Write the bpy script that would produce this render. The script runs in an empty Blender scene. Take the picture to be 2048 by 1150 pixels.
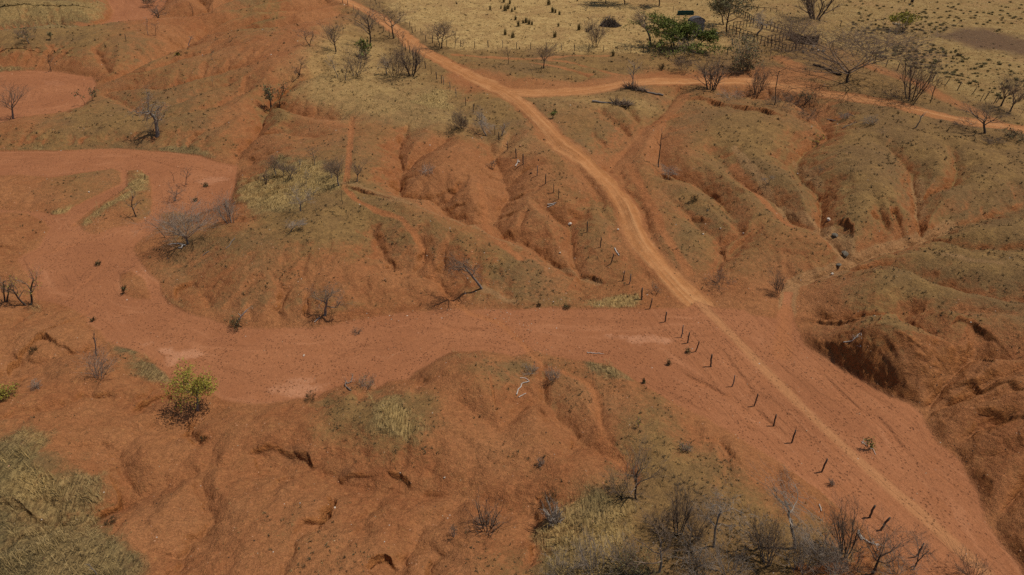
import bpy, math, random
import numpy as np
C = bpy.context.scene.collection
SC = bpy.context.scene
# ------------------------------------------------------------------ camera, sky, sun, exposure
W, H, F, CAMZ = 2048.0, 1150.0, 1462.0, 46.0
PITCH = math.radians(33.0)
SP, CP = math.sin(PITCH), math.cos(PITCH)
cam = bpy.data.cameras.new('camera'); cam_o = bpy.data.objects.new('camera', cam); C.objects.link(cam_o)
cam_o.location = (0, 0, CAMZ); cam_o.rotation_euler = (math.pi/2 - PITCH, 0, 0)
cam.sensor_width = 36.0; cam.lens = F/W*36.0; cam.clip_start = 0.5; cam.clip_end = 30000
SC.camera = cam_o
SUN_EL, SUN_AZ = 64.0, 10.0            # azimuth measured from +X towards +Y
wd = bpy.data.worlds.new('World'); SC.world = wd; wd.use_nodes = True
wn = wd.node_tree; bg = wn.nodes['Background']
sky = wn.nodes.new('ShaderNodeTexSky'); sky.sky_type = 'NISHITA'; sky.sun_disc = False
sky.sun_elevation = math.radians(SUN_EL); sky.sun_rotation = math.radians(90 - SUN_AZ)
wn.links.new(sky.outputs[0], bg.inputs[0]); bg.inputs[1].default_value = 0.065
sl = bpy.data.lights.new('sun', 'SUN'); sl.energy = 3.3; sl.angle = math.radians(0.5); sl.color = (1.0, 0.93, 0.82)
so = bpy.data.objects.new('sun', sl); C.objects.link(so); so.location = (60, 20, 120)
so.rotation_euler = (0, math.radians(90 - SUN_EL), math.radians(SUN_AZ))
SC.view_settings.view_transform = 'Standard'; SC.view_settings.look = 'None'
SC.view_settings.exposure = 0.0; SC.view_settings.gamma = 1.0; SC.view_settings.use_curve_mapping = False
SC.cycles.use_denoising = False
rng = np.random.default_rng(7); random.seed(7)

# ------------------------------------------------------------------ helpers
def rays(px, py):
    u = (np.asarray(px, float) - W/2)/F; v = (H/2 - np.asarray(py, float))/F
    return u, CP + SP*v, -SP + CP*v
def unproj(px, py, z):
    rx, ry, rz = rays(px, py); t = (np.asarray(z) - CAMZ)/rz
    return rx*t, ry*t
_perm = np.random.default_rng(3).permutation(4096)
def noise2(x, y, seed=0):
    x = np.asarray(x, float); y = np.asarray(y, float)
    xi = np.floor(x).astype(np.int64); yi = np.floor(y).astype(np.int64)
    xf = x - xi; yf = y - yi
    u = xf*xf*xf*(xf*(xf*6 - 15) + 10); v = yf*yf*yf*(yf*(yf*6 - 15) + 10)
    def g(ix, iy, dx, dy):
        h = _perm[(_perm[(ix + seed*131) & 4095] + iy) & 4095]*(2*math.pi/4096*7.0)
        return np.cos(h)*dx + np.sin(h)*dy
    a = g(xi, yi, xf, yf); b = g(xi+1, yi, xf-1, yf); c = g(xi, yi+1, xf, yf-1); d = g(xi+1, yi+1, xf-1, yf-1)
    return 1.5*((a*(1-u) + b*u)*(1-v) + (c*(1-u) + d*u)*v)
def fbm(x, y, octs=4, seed=0, gain=0.5):
    s = 0; a = 1.0; t = 0
    for k in range(octs):
        s = s + a*noise2(x*2**k, y*2**k, seed + k); t += a; a *= gain
    return s/t*1.4
def sstep(a, b, x):
    t = np.clip((x - a)/(b - a), 0, 1); return t*t*(3 - 2*t)
def seg_dist(x, y, pts):
    """distance to a polyline, signed side (>0 right hand) and position 0..1 along it"""
    best = np.full(x.shape, 1e9); side = np.zeros(x.shape); tt = np.zeros(x.shape)
    L = [math.hypot(pts[i+1][0]-pts[i][0], pts[i+1][1]-pts[i][1]) for i in range(len(pts)-1)]; S = max(sum(L), 1e-6); acc = 0
    for i in range(len(pts)-1):
        ax, ay = pts[i]; bx, by = pts[i+1]; dx, dy = bx-ax, by-ay; l2 = dx*dx + dy*dy + 1e-12
        t = np.clip(((x-ax)*dx + (y-ay)*dy)/l2, 0, 1)
        ex = x - ax - t*dx; ey = y - ay - t*dy; d = np.hypot(ex, ey)
        m = d < best
        best = np.where(m, d, best); side = np.where(m, np.sign(dy*(x-ax) - dx*(y-ay)), side)
        tt = np.where(m, (acc + t*L[i])/S, tt); acc += L[i]
    return best, side, tt
def inside(x, y, poly):
    c = np.zeros(x.shape, bool); n = len(poly)
    for i in range(n):
        x1, y1 = poly[i]; x2, y2 = poly[(i+1) % n]
        if y1 == y2: continue
        c ^= ((y1 > y) != (y2 > y)) & (x < (x2-x1)*(y-y1)/(y2-y1) + x1)
    return c
# ------------------------------------------------------------------ terrain data, traced as positions on the ground
RIVER = [[(-700,330),(-200,315),(0,302),(110,303),(165,300),(240,298),(300,302),(360,308),(400,313),(440,325),(463,329),(475,331),(470,370),(462,396),(440,412),(415,420),(391,431),(372,424),(350,420),(330,426),(315,428),(322,442),(303,466),(272,489),(265,502),(275,517),(290,542),(315,562),(320,585),(335,608),(366,623),(398,632),(419,636),(454,653),(512,657),(562,656),(623,658),(663,652),(714,641),(764,633),(815,625),(890,620),(953,619),(1049,620),(1125,618),(1226,619),(1289,619),(1327,615),(1372,617),(1397,603),(1427,615),(1488,620),(1503,630),(1536,634),(1551,638),(1566,612),(1572,585),(1583,585),(1580,612),(1586,640),(1593,656),(1609,691),(1639,711),(1687,744),(1743,772),(1783,794),(1821,807),(1838,822),(1849,842),(1859,860),(1874,888),(1902,907),(1924,925),(1934,951),(1955,986),(1970,1036),(2005,1097),(2038,1132),(2056,1170),(2150,1400),(2250,1750),(2050,1750),(1950,1300),(1860,1170),(1813,1125),(1755,1078),(1690,1022),(1640,980),(1560,925),(1490,880),(1430,845),(1397,827),(1352,807),(1329,794),(1286,769),(1261,751),(1226,729),(1185,721),(1155,719),(1112,711),(1074,699),(1049,706),(1024,711),(1004,704),(966,701),(905,702),(865,721),(832,739),(815,759),(777,760),(752,777),(739,757),(720,758),(694,769),(648,782),(633,794),(600,794),(562,800),(540,805),(500,806),(445,798),(425,785),(398,775),(365,765),(348,759),(335,744),(315,726),(298,714),(270,698),(240,690),(215,680),(200,660),(177,646),(174,633),(141,613),(113,605),(76,598),(70,580),(63,567),(50,542),(40,517),(50,509),(76,497),(101,456),(88,439),(50,425),(0,425),(-300,440),(-700,470)],
 [(-500,150),(0,145),(60,141),(110,143),(150,150),(185,155),(190,168),(182,195),(165,213),(120,225),(50,235),(0,245),(-500,270)],
 [(212,-60),(216,0),(228,22),(222,40),(195,52),(150,58),(60,62),(0,68),(-400,85),(-400,100),(0,80),(60,74),(130,64),(200,66),(240,58),(290,52),(310,30),(330,10),(345,-60)]]
ISLE = [[(-700,380),(0,350),(40,348),(100,355),(165,345),(228,336),(243,345),(246,368),(225,378),(180,398),(148,415),(135,428),(108,432),(80,425),(0,420),(-700,430)],
 [(255,341),(280,339),(300,352),(306,380),(303,430),(280,445),(230,455),(190,470),(165,463),(152,444),(190,415),(235,388),(252,372)],
 [(243,547),(262,541),(285,556),(300,580),(302,600),(270,596),(252,588),(240,565)]]
# (x, y, ground height away from channels)
ENV = [(0,20,4),(100,110,3.2),(210,10,3.5),(350,60,3),(480,60,4.5),(620,30,5.5),(560,110,4.5),(700,100,5),(640,180,4.5),(430,150,3.4),(300,140,3.2),(250,250,3),(400,240,3.6),(520,280,3.6),(600,300,4),(620,230,4.4),(760,220,4.8),
 (60,270,2),(780,20,5),(1000,40,5),(1200,60,5),(1400,70,5),(1600,60,5),(1800,60,5),(2048,80,5),(900,130,4.8),(1010,175,4.6),(1200,165,4.6),(1400,160,4.8),(1600,180,5),(1800,200,5.2),(2048,250,5.4),
 (1100,250,4.2),(1180,325,3.4),(1240,400,2.8),(1280,470,2.1),(1340,545,1.0),(1400,605,0.25),(1000,270,4.4),(900,330,4.2),(1050,350,3.4),(820,330,3.6),(700,330,4.2),(560,380,3.6),(430,470,3.2),(500,500,3.6),(620,470,4.4),(720,430,4.6),(850,440,4.2),(1000,440,3.2),(1120,420,3.0),(1200,440,2.6),(1220,540,1.8),(1050,530,3.6),(940,520,3.6),(780,540,3.6),(640,560,3),(400,560,3.2),(1180,590,1.4),
 (1350,250,4.2),(1480,260,5),(1350,330,3.6),(1420,400,3.4),(1530,460,4),(1500,320,4.6),(1650,240,4.4),(1650,410,5),(1720,330,5.6),(1850,280,5.4),(2000,300,5.4),(1780,400,5.4),(1930,400,4.6),(2048,360,5),(1980,450,4.2),(2000,510,5),(1860,520,4),(1430,520,1.8),(1500,570,1.2),(1640,560,3),(1760,580,4.8),(1900,590,5.2),(2048,560,5.6),(1700,600,4),(1610,655,1.2),(1640,690,2.8),(1665,700,4.4),(1690,705,5.6),(1730,720,7.2),(1800,740,7.6),(1690,660,4.6),(1780,670,5.6),(1900,640,5.6),(2048,660,6.2),(1960,720,5.2),(1880,780,5),(2048,790,5),(1960,850,4.4),(2048,900,4.6),(2000,1000,3.4),(2100,1080,3.8),(1990,950,3.2),
 (40,390,1.2),(200,360,1.8),(60,480,1.1),(280,400,0.6),(40,640,2.4),(130,720,2.6),(40,760,2.8),(250,770,2.8),(330,800,2.4),(200,860,3.2),(60,900,4.2),(100,1050,4.6),(250,1100,3.6),(320,1000,3.0),(430,880,2.6),(500,860,2.8),(560,840,2.6),(650,860,3.6),(760,830,4.4),(860,800,3.8),(940,750,4.2),(1030,760,3.2),(700,930,2.6),(600,1030,3.2),(450,1050,3.2),(800,1060,2.8),(900,920,3.2),(980,870,2.8),(1020,1000,2.8),(1080,1100,3.8),(1150,1000,3.6),(1120,900,3),(1200,800,2.8),(1300,850,2.8),(1250,960,3.6),(1400,930,2.6),(1500,1000,2.4),(1380,1080,3.6),(1600,1050,1.9),(1700,1120,1.4),(270,578,0.5)]
# gullies: (depth share 0..1, width m, points)
GUL = [(.97,3.0,[(1577,600),(1580,570),(1620,552),(1700,530),(1745,507),(1800,490),(1870,470),(1900,455),(1960,442),(2048,418),(2200,400)]),
 (.85,2.6,[(1692,512),(1665,485),(1640,464),(1588,442),(1560,408),(1500,382),(1470,362),(1450,340),(1425,322)]),
 (.85,2.8,[(1640,464),(1645,420),(1637,380),(1612,362),(1590,330),(1610,300),(1655,280),(1640,250),(1600,222),(1560,212),(1500,205),(1440,195)]),
 (.8,2.2,[(1850,478),(1838,440),(1832,400),(1822,358),(1795,330),(1770,312)]),(.6,1.6,[(1832,400),(1870,385),(1905,375),(1913,350),(1900,318)]),
 (.55,1.4,[(1790,478),(1770,450),(1752,425)]),(.55,1.4,[(1815,474),(1795,445),(1783,425)]),
 (.8,2.4,[(1700,537),(1760,530),(1830,548),(1880,573),(1940,598),(2010,622)]),(.6,2.4,[(1870,470),(1930,490),(2000,500),(2080,505)]),(.55,2.2,[(1900,455),(1930,420),(1980,400),(2048,395)]),
 (.8,2.0,[(1584,632),(1604,618),(1650,628),(1690,634),(1760,637),(1803,637),(1812,660),(1850,682),(1880,700),(1905,720)]),(.5,2.0,[(1803,637),(1860,625),(1930,630),(2000,640)]),
 (.95,2.4,[(1850,826),(1862,797),(1890,765),(1925,735),(1950,725),(2010,745)]),(.6,1.6,[(1862,797),(1850,765),(1842,735),(1838,710)]),(.8,1.6,[(1862,797),(1920,790),(1990,770),(2048,755)]),(.6,1.4,[(1890,800),(1960,800),(2048,790)]),
 (.95,2.0,[(1912,912),(1914,880),(1935,862),(1980,850),(2048,842)]),(.7,1.5,[(1926,922),(1970,905),(2048,900)]),(.9,1.8,[(1972,1040),(1990,1030),(2030,990),(2070,950)]),(.6,1.3,[(1914,880),(1905,850),(1908,830)]),
 (.8,2.4,[(1397,600),(1425,562),(1442,520),(1440,480),(1405,455),(1362,420),(1335,405)]),(.6,1.6,[(1440,480),(1480,468),(1472,450),(1445,430),(1420,415)]),(.75,2,[(1440,520),(1490,480),(1520,462)]),(.6,2,[(1410,600),(1460,580),(1520,548)]),
 (.85,2.2,[(1440,400),(1400,372),(1362,362),(1337,352),(1318,325),(1318,290),(1330,262)]),(.7,1.8,[(1440,400),(1462,430),(1475,455)]),
 (.7,2.6,[(1215,350),(1250,305),(1290,262),(1325,235),(1352,200),(1370,182)]),(.5,1.5,[(1270,283),(1240,258),(1205,238)]),(.5,1.5,[(1288,264),(1273,245),(1250,225)]),(.45,1.5,[(1300,255),(1345,240),(1380,235)]),
 (.9,2.0,[(1180,560),(1150,525),(1140,475),(1142,450),(1165,438),(1182,418)]),(.7,1.6,[(1142,450),(1110,432),(1080,420),(1060,412)]),(.85,2.2,[(1140,540),(1090,502),(1050,478),(1010,470),(985,440),(1018,395),(1008,365),(1000,345),(985,318),(972,290)]),(.8,2.0,[(985,440),(945,445),(905,428),(872,402),(832,397),(800,391),(797,362),(806,342),(795,310),(810,285)]),(.5,1.4,[(800,391),(775,370),(765,352)]),(.5,1.4,[(872,402),(905,385),(930,370)]),(.5,1.4,[(1008,365),(1040,350),(1075,345)]),(.5,1.3,[(985,318),(1010,300),(1022,282)]),(.55,1.6,[(806,342),(830,320),(870,300),(900,285)]),(.6,1.5,[(1050,478),(1040,450),(1058,420)]),
 (.7,2.2,[(935,606),(900,570),(860,540),(815,536),(780,530),(760,500),(745,478)]),(.6,1.5,[(815,536),(850,515),(845,490)]),(.55,1.4,[(860,540),(885,525),(890,500)]),(.6,2.2,[(560,652),(555,610),(570,580)]),(.7,2.2,[(440,642),(410,590),(385,555),(368,535)]),(.5,2,[(480,650),(500,610),(490,570)]),
 (.95,2.0,[(466,330),(477,298),(512,270),(542,215),(580,195),(622,182),(650,168)]),(.6,1.8,[(542,215),(600,230),(650,240),(700,250)]),(.5,1.6,[(512,270),(570,265),(640,280)]),
 (.9,2.4,[(185,158),(225,152),(262,140),(305,120),(350,105),(400,85),(480,72),(560,58),(660,36)]),(.7,1.8,[(222,150),(210,130),(196,112)]),(.8,2.4,[(300,42),(360,36),(420,28),(500,8),(560,-10)]),(.7,2.0,[(350,105),(420,62),(500,45),(590,32),(690,16)]),(.6,1.8,[(480,72),(540,70),(610,62),(680,45)]),(.7,2.2,[(360,36),(430,40),(510,28),(620,8)]),(.6,1.6,[(420,28),(408,10),(380,-5)]),(.55,1.5,[(262,140),(290,142),(350,128),(420,118)]),
 (.6,2.4,[(190,165),(240,195),(300,240),(350,232),(430,215),(500,190)]),(.5,2.4,[(350,300),(380,270),(440,250),(500,225)]),(.5,2,[(190,165),(260,165),(330,175),(400,160),(470,150)]),(.45,2,[(300,240),(330,215),(400,190),(450,180)]),
 (.8,2.0,[(1090,715),(1085,750),(1090,785),(1112,822),(1150,856),(1172,885),(1200,900),(1245,930),(1262,990)]),(.6,1.7,[(1080,720),(1120,722),(1165,738),(1190,765),(1200,800),(1205,850),(1235,905)]),(.6,2,[(1090,785),(1050,800),(1000,860),(960,835),(920,805),(890,790)]),
 (.85,2.2,[(120,1040),(185,1030),(230,1005),(280,987),(345,960),(400,943),(450,931),(492,906),(508,890)]),(.6,1.8,[(280,987),(240,940),(235,900),(270,870),(330,850),(400,845)]),(.5,1.6,[(345,960),(370,910),(380,880),(375,845)]),
 (.9,3.0,[(520,935),(575,932),(632,927),(672,957),(760,982),(850,987),(930,992),(1000,1012),(1060,1045),(1080,1110)]),(.6,1.8,[(632,927),(640,900),(625,885)]),(.7,2.6,[(760,982),(740,950),(730,925)]),(.6,2.4,[(930,992),(890,1030),(850,1050),(830,1090),(800,1150)]),(.6,2.6,[(850,987),(760,1010),(720,1040),(740,1090)]),
 (.8,2.6,[(440,800),(410,820),(370,845),(320,860),(300,840)]),(.7,2.6,[(20,700),(40,720),(75,715),(120,700),(165,694)]),(.6,2,[(425,880),(400,960),(430,1050),(370,1120)])]
# scarps: (height m, decay m, points with the LOW side on the right hand)
SCARP = [(.9,1.4,[(1369,207),(1395,203),(1430,212),(1470,222),(1520,232),(1565,246)]),(.5,1.6,[(1895,660),(1912,652),(1940,657),(1965,668),(1990,684),(2010,700)]),
 (.8,1.6,[(1668,440),(1690,444),(1710,455),(1712,475)]),(.5,1.2,[(1600,628),(1640,622),(1680,630),(1720,642)]),(.5,1,[(1738,432),(1760,433)]),(.5,1,[(1778,421),(1795,424)]),(.6,1.2,[(1910,740),(1960,748),(2010,770),(2048,790)]),(.5,1.2,[(1960,800),(2010,815),(2060,838)]),
 (.6,1.8,[(485,893),(500,883),(545,880),(585,880),(613,884),(624,900)]),(.4,1.2,[(548,955),(552,940),(570,930),(590,933)]),(.8,1.6,[(725,1150),(745,1128),(770,1114),(790,1118),(808,1140)]),(.5,1.6,[(770,930),(800,935),(825,955)]),(.5,1.5,[(253,812),(270,795),(300,778),(333,768),(345,790)]),(.6,2,[(0,745),(8,715),(35,688),(80,661),(110,672),(150,690)]),
 (.7,1.4,[(135,1030),(160,1005),(215,985),(219,965),(216,945)]),(.45,1.2,[(690,386),(715,392),(755,402),(798,408)]),(.45,1.2,[(1135,862),(1150,858),(1168,870),(1174,884)]),(.4,1,[(770,368),(790,355),(800,350)]),(.5,1.1,[(870,376),(895,372),(918,374)]),(.4,1,[(880,400),(910,396),(935,400)]),(.5,1.2,[(990,410),(1030,413),(1062,422)]),(.45,1.0,[(1135,415),(1160,418),(1182,420)]),(.5,1.4,[(1155,525),(1185,535),(1215,552)]),
 (.4,1,[(1437,480),(1455,490),(1470,512)]),(.5,1,[(1310,335),(1330,352),(1350,362)]),(.4,1.0,[(1370,425),(1400,432),(1425,440)]),(.4,1.2,[(140,138),(160,146),(178,148)]),(.35,1,[(600,880),(615,890),(628,902)]),(.4,1.2,[(1080,795),(1095,812),(1110,824)]),(.5,1,[(1070,985),(1085,985)]),(.5,1.2,[(1075,1080),(1060,1095),(1072,1120)][::-1]),(.45,1.3,[(660,935),(690,930),(720,928),(760,938)]),(.6,1.5,[(385,545),(350,560),(340,590)][::-1])]
# roads: (half width m, strength, points)
ROAD = [(1.75,1.0,[(640,-30),(697,0),(755,30),(800,62),(826,86),(868,110),(905,130),(955,155),(1005,176)]),(1.5,1.0,[(1005,174),(1045,203),(1085,243),(1125,287),(1175,318),(1202,345),(1231,376),(1251,404),(1264,437),(1280,471),(1293,490),(1322,523),(1353,556),(1380,583),(1402,605)]),
 (2.0,1.0,[(960,157),(1010,178),(1060,183),(1120,181),(1180,174),(1240,165),(1300,160),(1360,157),(1420,156),(1480,157),(1540,163)]),(1.7,.8,[(1540,163),(1600,173),(1660,184),(1720,193),(1780,204),(1830,216),(1880,228),(1940,239),(2000,248),(2060,259),(2300,300)]),
 (1.9,.45,[(1545,163),(1580,150),(1590,130),(1565,115)]),(1.5,.45,[(1738,127),(1790,146),(1850,171),(1900,198),(1955,220),(2005,246)]),(1.1,.4,[(1370,182),(1350,205),(1325,228),(1300,245)]),(.7,.5,[(905,108),(960,112),(1060,112),(1214,109)]),(.5,.5,[(1097,116),(1150,125),(1200,138),(1250,149)]),(.5,.5,[(1060,118),(1120,133),(1180,145)]),
 (4.2,.42,[(940,150),(1010,172),(1060,176),(1120,170)]),(3.2,.40,[(1120,176),(1240,158),(1400,150),(1540,158),(1620,170)]),(1.6,.4,[(1010,170),(1060,158),(1130,170)]),(3.0,.35,[(1480,150),(1560,140),(1640,150)]),(1.2,.35,[(1215,330),(1262,285),(1300,245)])]
TRACK = [(.48,1.0,[(1400,603),(1430,636),(1480,688),(1530,740),(1590,800),(1650,859),(1710,914),(1770,968),(1830,1018),(1880,1063),(1930,1108),(1980,1155),(2100,1280)])]
PATH = [(.32,.8,[(705,235),(702,290),(699,340),(690,388),(712,412),(760,430),(800,442),(840,475),(870,520),(900,560),(940,590),(1000,612),(1050,660),(1085,705),(1130,722),(1175,742),(1195,770),(1200,810),(1205,860),(1245,915)]),(.4,.8,[(960,365),(968,400),(975,440),(1000,480),(1040,505)]),(.5,.7,[(250,372),(200,400),(150,440)]),(.5,.6,[(1255,330),(1290,390),(1330,470),(1380,540)]),(.7,.6,[(1575,600),(1572,640),(1570,690)]),(.5,.5,[(1588,442),(1545,412),(1500,360),(1470,325)])]
WASH = [(.9,1,[(1570,690),(1573,640),(1575,598),(1588,562),(1620,552),(1700,530),(1745,507),(1800,490),(1870,470),(1900,455)]),(.9,.8,[(1700,520),(1690,495),(1665,480),(1640,462),(1590,440)]),(1.2,.8,[(1640,470),(1670,490),(1690,520),(1680,545),(1640,548)]),(.7,.8,[(1588,440),(1545,410),(1500,362),(1465,325)]),(.7,.7,[(1838,440),(1832,400),(1826,380)]),(.7,.6,[(1637,378),(1612,350),(1590,328)]),(.7,.6,[(1980,575),(1930,560),(1880,540)]),(.6,.7,[(1030,600),(1000,590),(965,575)]),(.6,.6,[(1100,520),(1140,535),(1200,560)]),(.7,.5,[(690,400),(760,425),(850,455),(960,480),(1040,510)])]
# ditch cuts along the road
CUT = [(.5,1.0,[(980,178),(1020,205),(1060,245),(1095,280),(1130,312),(1165,345),(1195,375),(1205,405),(1225,440),(1240,480),(1262,515),(1300,555),(1335,600)]),(.35,.6,[(1215,390),(1240,430),(1262,480),(1285,520)]),(.3,.6,[(1225,380),(1250,425),(1275,480)]),(.4,.7,[(1270,372),(1285,410),(1292,440),(1310,480),(1335,520)]),(.25,.6,[(1055,168),(1080,171),(1100,172)])]
BEDLINE = [(.16,.2,[(1362,742),(1385,755),(1410,765),(1440,785),(1470,797)]),(.14,.2,[(1508,815),(1530,832),(1548,850),(1562,862)]),(.10,.2,[(860,640),(905,655),(960,658),(1010,650)]),(.10,.18,[(655,708),(690,711),(735,699)]),(.1,.2,[(155,578),(172,562),(196,543)]),(.12,.2,[(110,503),(140,492),(170,483)]),(.08,.2,[(800,650),(850,645),(880,652)]),(.1,.2,[(1430,690),(1455,715),(1490,760),(1510,800)]),(.1,.2,[(1745,820),(1775,850),(1800,885),(1830,920)]),(.1,.2,[(1640,740),(1690,790),(1740,830)]),(.08,.2,[(560,700),(640,690),(720,690),(800,700)]),(.08,.2,[(240,310),(300,320),(350,335),(400,345)])]
GOLD = [(1,[(1170,1075),(1220,1010),(1270,1000),(1300,1050),(1290,1090),(1240,1125),(1190,1140)]),(.8,[(1090,1010),(1150,985),(1150,1060),(1100,1100)]),(1,[(755,790),(785,782),(800,812),(832,850),(822,880),(790,870),(760,830)]),(.9,[(480,350),(600,320),(690,350),(690,385),(600,410),(490,410)]),(1,[(830,185),(890,180),(925,215),(900,225),(830,205)]),(1,[(258,342),(280,340),(302,360),(300,375),(230,412),(172,448),(160,442),(220,390),(255,375)]),(1,[(1140,613),(1240,585),(1280,588),(1292,612),(1200,616)]),(.8,[(30,930),(120,925),(130,960),(60,990),(20,970)]),(.8,[(60,870),(100,858),(95,900),(60,920)]),(.7,[(0,0),(210,0),(215,40),(0,40)]),(1,[(112,430),(175,405),(190,412),(140,445)])]
PALEGRASS = [(.62,[(640,62),(700,60),(790,105),(850,150),(900,200),(935,232),(900,258),(820,252),(700,235),(600,200),(585,140)]),(.45,[(1040,195),(1150,195),(1250,190),(1340,200),(1300,225),(1150,215)]),(.35,[(960,240),(1010,260),(1080,300),(1060,310),(990,290)])]
COVER = """77751226714689999999999999999999
66656443236778878899878676578888
00245555457886356656454456666677
24666653842467876556656654677777
56666554345543354564346766677778
14544003666543223433556677767777
23445432788754434556366566776677
23101566566666544453465544655778
20003544432233476444344445567777
32002245555432345533321122566656
22123400000000000000000004675444
22344100000000466444100000254334
32211221036665232443530000002223
43211100135664232225631000000111
76311112212333233225765200000010
88621123232111211468876531000001
88641012343211212478877765310000
88862001233322345898888776542000""".replace(' ', '').split('\n')
STRAW = [(1,[(-300,880),(0,880),(60,860),(105,855),(100,900),(85,930),(130,935),(215,935),(218,970),(140,1030),(235,1060),(265,1100),(285,1160),(0,1250),(-300,1300)]),(.8,[(1090,1000),(1150,985),(1210,960),(1280,1010),(1300,1060),(1270,1110),(1330,1150),(1360,1250),(1090,1250),(1065,1100)]),
 (1,[(745,790),(785,780),(800,810),(835,850),(825,885),(770,880),(735,850)]),(.9,[(470,370),(520,330),(600,310),(690,350),(700,380),(640,390),(600,430),(540,420),(480,420)]),(1,[(258,342),(280,340),(302,360),(300,375),(230,412),(172,448),(160,442),(220,390),(255,375)]),(1,[(112,430),(175,405),(190,412),(140,445)]),
 (.9,[(240,692),(275,698),(330,740),(350,760),(300,757),(250,722)]),(.7,[(-100,0),(210,0),(215,40),(130,55),(-100,70)]),(.8,[(-50,130),(70,133),(75,143),(-50,150)]),(.8,[(830,185),(890,180),(925,215),(900,225),(830,205)]),(1,[(1140,613),(1240,585),(1280,588),(1292,612),(1200,616)]),(.9,[(245,294),(300,290),(400,292),(430,303),(440,322),(360,306),(245,299)]),
 (.8,[(1150,712),(1185,715),(1250,745),(1282,771),(1240,762),(1180,737)]),(.5,[(243,547),(265,541),(290,570),(300,598),(255,588)]),(.7,[(-100,290),(160,296),(150,303),(-100,306)]),(.6,[(330,590),(350,600),(400,628),(380,630),(335,606)]),(.4,[(640,190),(760,180),(860,200),(900,260),(760,250),(660,240)]),(.5,[(40,600),(90,590),(85,625),(50,640)]),(.5,[(905,702),(1000,704),(1004,716),(880,716)]),(.6,[(1640,975),(1660,985),(1685,1020),(1640,995)])]
PASTURE = [(600,-340),(690,-60),(752,0),(845,72),(900,98),(1000,99),(1290,107),(1460,107),(1560,62),(1640,80),(1690,100),(1750,127),(1870,164),(1960,203),(2048,240),(2500,420),(5000,-340)]
BURNT = [(1870,68),(1930,53),(1990,60),(2048,75),(2300,120),(2300,170),(2048,114),(2000,105),(1930,92)]
PALE = [(.8,[(285,690),(330,688),(400,702),(420,712),(380,720),(350,732),(310,712)]),(.7,[(1160,665),(1200,655),(1280,662),(1345,680),(1330,690),(1260,690),(1200,682)]),(.6,[(500,790),(540,770),(620,750),(650,756),(600,790)]),(.5,[(600,712),(660,702),(680,708),(640,718)]),(.5,[(60,155),(120,160),(150,175),(90,172)]),(.8,[(1618,96),(1650,98),(1652,108),(1625,110)]),(.6,[(1395,53),(1420,62),(1438,70),(1405,66)]),(.7,[(560,780),(680,755),(700,765),(600,793)]),(.6,[(385,360),(450,350),(455,358),(400,372)])]
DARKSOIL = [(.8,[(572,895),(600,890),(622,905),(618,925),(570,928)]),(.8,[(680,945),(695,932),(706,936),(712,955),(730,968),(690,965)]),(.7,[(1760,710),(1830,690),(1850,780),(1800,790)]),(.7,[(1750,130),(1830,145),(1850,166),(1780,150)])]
STONY = [(1.0,[(940,590),(1010,580),(1060,640),(1090,700),(1060,712),(1000,660)]),(.8,[(1030,603),(1130,600),(1290,610),(1280,620),(1040,622)]),(.6,[(860,500),(1010,500),(1060,600),(930,590)]),(.5,[(700,640),(960,610),(960,622),(720,645)]),(.6,[(385,840),(430,800),(450,800),(400,850)]),(.5,[(160,440),(300,440),(230,458),(190,470)])]

# ------------------------------------------------------------------ terrain: one height sheet, fine in the middle, coarse to the horizon
cx = np.concatenate([[-9000,-6000,-4000,-2800,-2000,-1500], np.arange(-1100,-160,24.0), np.arange(-160,2210,2.5), np.arange(2210,3150,24.0), [3500,4000,4800,6000,8000,11000]])
cy = np.concatenate([[-369,-366,-362,-356,-348,-336,-320,-300], np.arange(-280,-60,8.0), np.arange(-60,420,1.3), np.arange(420,1230,2.1), np.arange(1230,1760,12.0)])
PX, PY = np.meshgrid(cx, cy); NR, NC = PX.shape
def rbf_field(pts, xs, ys, sx=1.0, sy=1.5, lam=0.05):
    """smooth field through control points"""
    p = np.array(pts, float); X = p[:,0]*sx/300; Y = p[:,1]*sy/300; n = len(p)
    A = np.zeros((n+1, n+1)); A[:n,:n] = np.hypot(X[:,None]-X, Y[:,None]-Y) - lam*np.eye(n); A[n,:n] = 1; A[:n,n] = 1
    w = np.linalg.solve(A, np.append(p[:,2], 0)); out = np.full(xs.shape, w[n])
    for i in range(n): out += w[i]*np.hypot(xs*sx/300 - X[i], ys*sy/300 - Y[i])
    return out
def bil(grid, gx, gy, x, y):
    """bilinear lookup in a regular grid with origins/steps gx=(x0,dx), gy=(y0,dy)"""
    fx = np.clip((x-gx[0])/gx[1], 0, grid.shape[1]-1.001); fy = np.clip((y-gy[0])/gy[1], 0, grid.shape[0]-1.001)
    ix = fx.astype(int); iy = fy.astype(int); a = fx-ix; b = fy-iy
    return (grid[iy,ix]*(1-a) + grid[iy,ix+1]*a)*(1-b) + (grid[iy+1,ix]*(1-a) + grid[iy+1,ix+1]*a)*b
gxs = np.arange(-200, 2270, 20.0); gys = np.arange(-80, 1420, 20.0); GX, GY = np.meshgrid(gxs, gys)
EG = np.clip(rbf_field(ENV, GX, GY)*(0.90 - 0.06*sstep(1300,1500,GX)*sstep(120,300,GY)*sstep(680,600,GY) + 0.55*sstep(760,600,GX)*sstep(230,120,GY) + 0.25*sstep(700,820,GX)*sstep(1250,1150,GX)*sstep(230,330,GY)*sstep(600,500,GY)), 0.15, 7)
def Eat(px, py): return bil(EG, (-200,20), (-80,20), np.clip(px, -200, 2250), np.clip(py, -80, 1400))
E = Eat(PX, PY)
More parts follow.
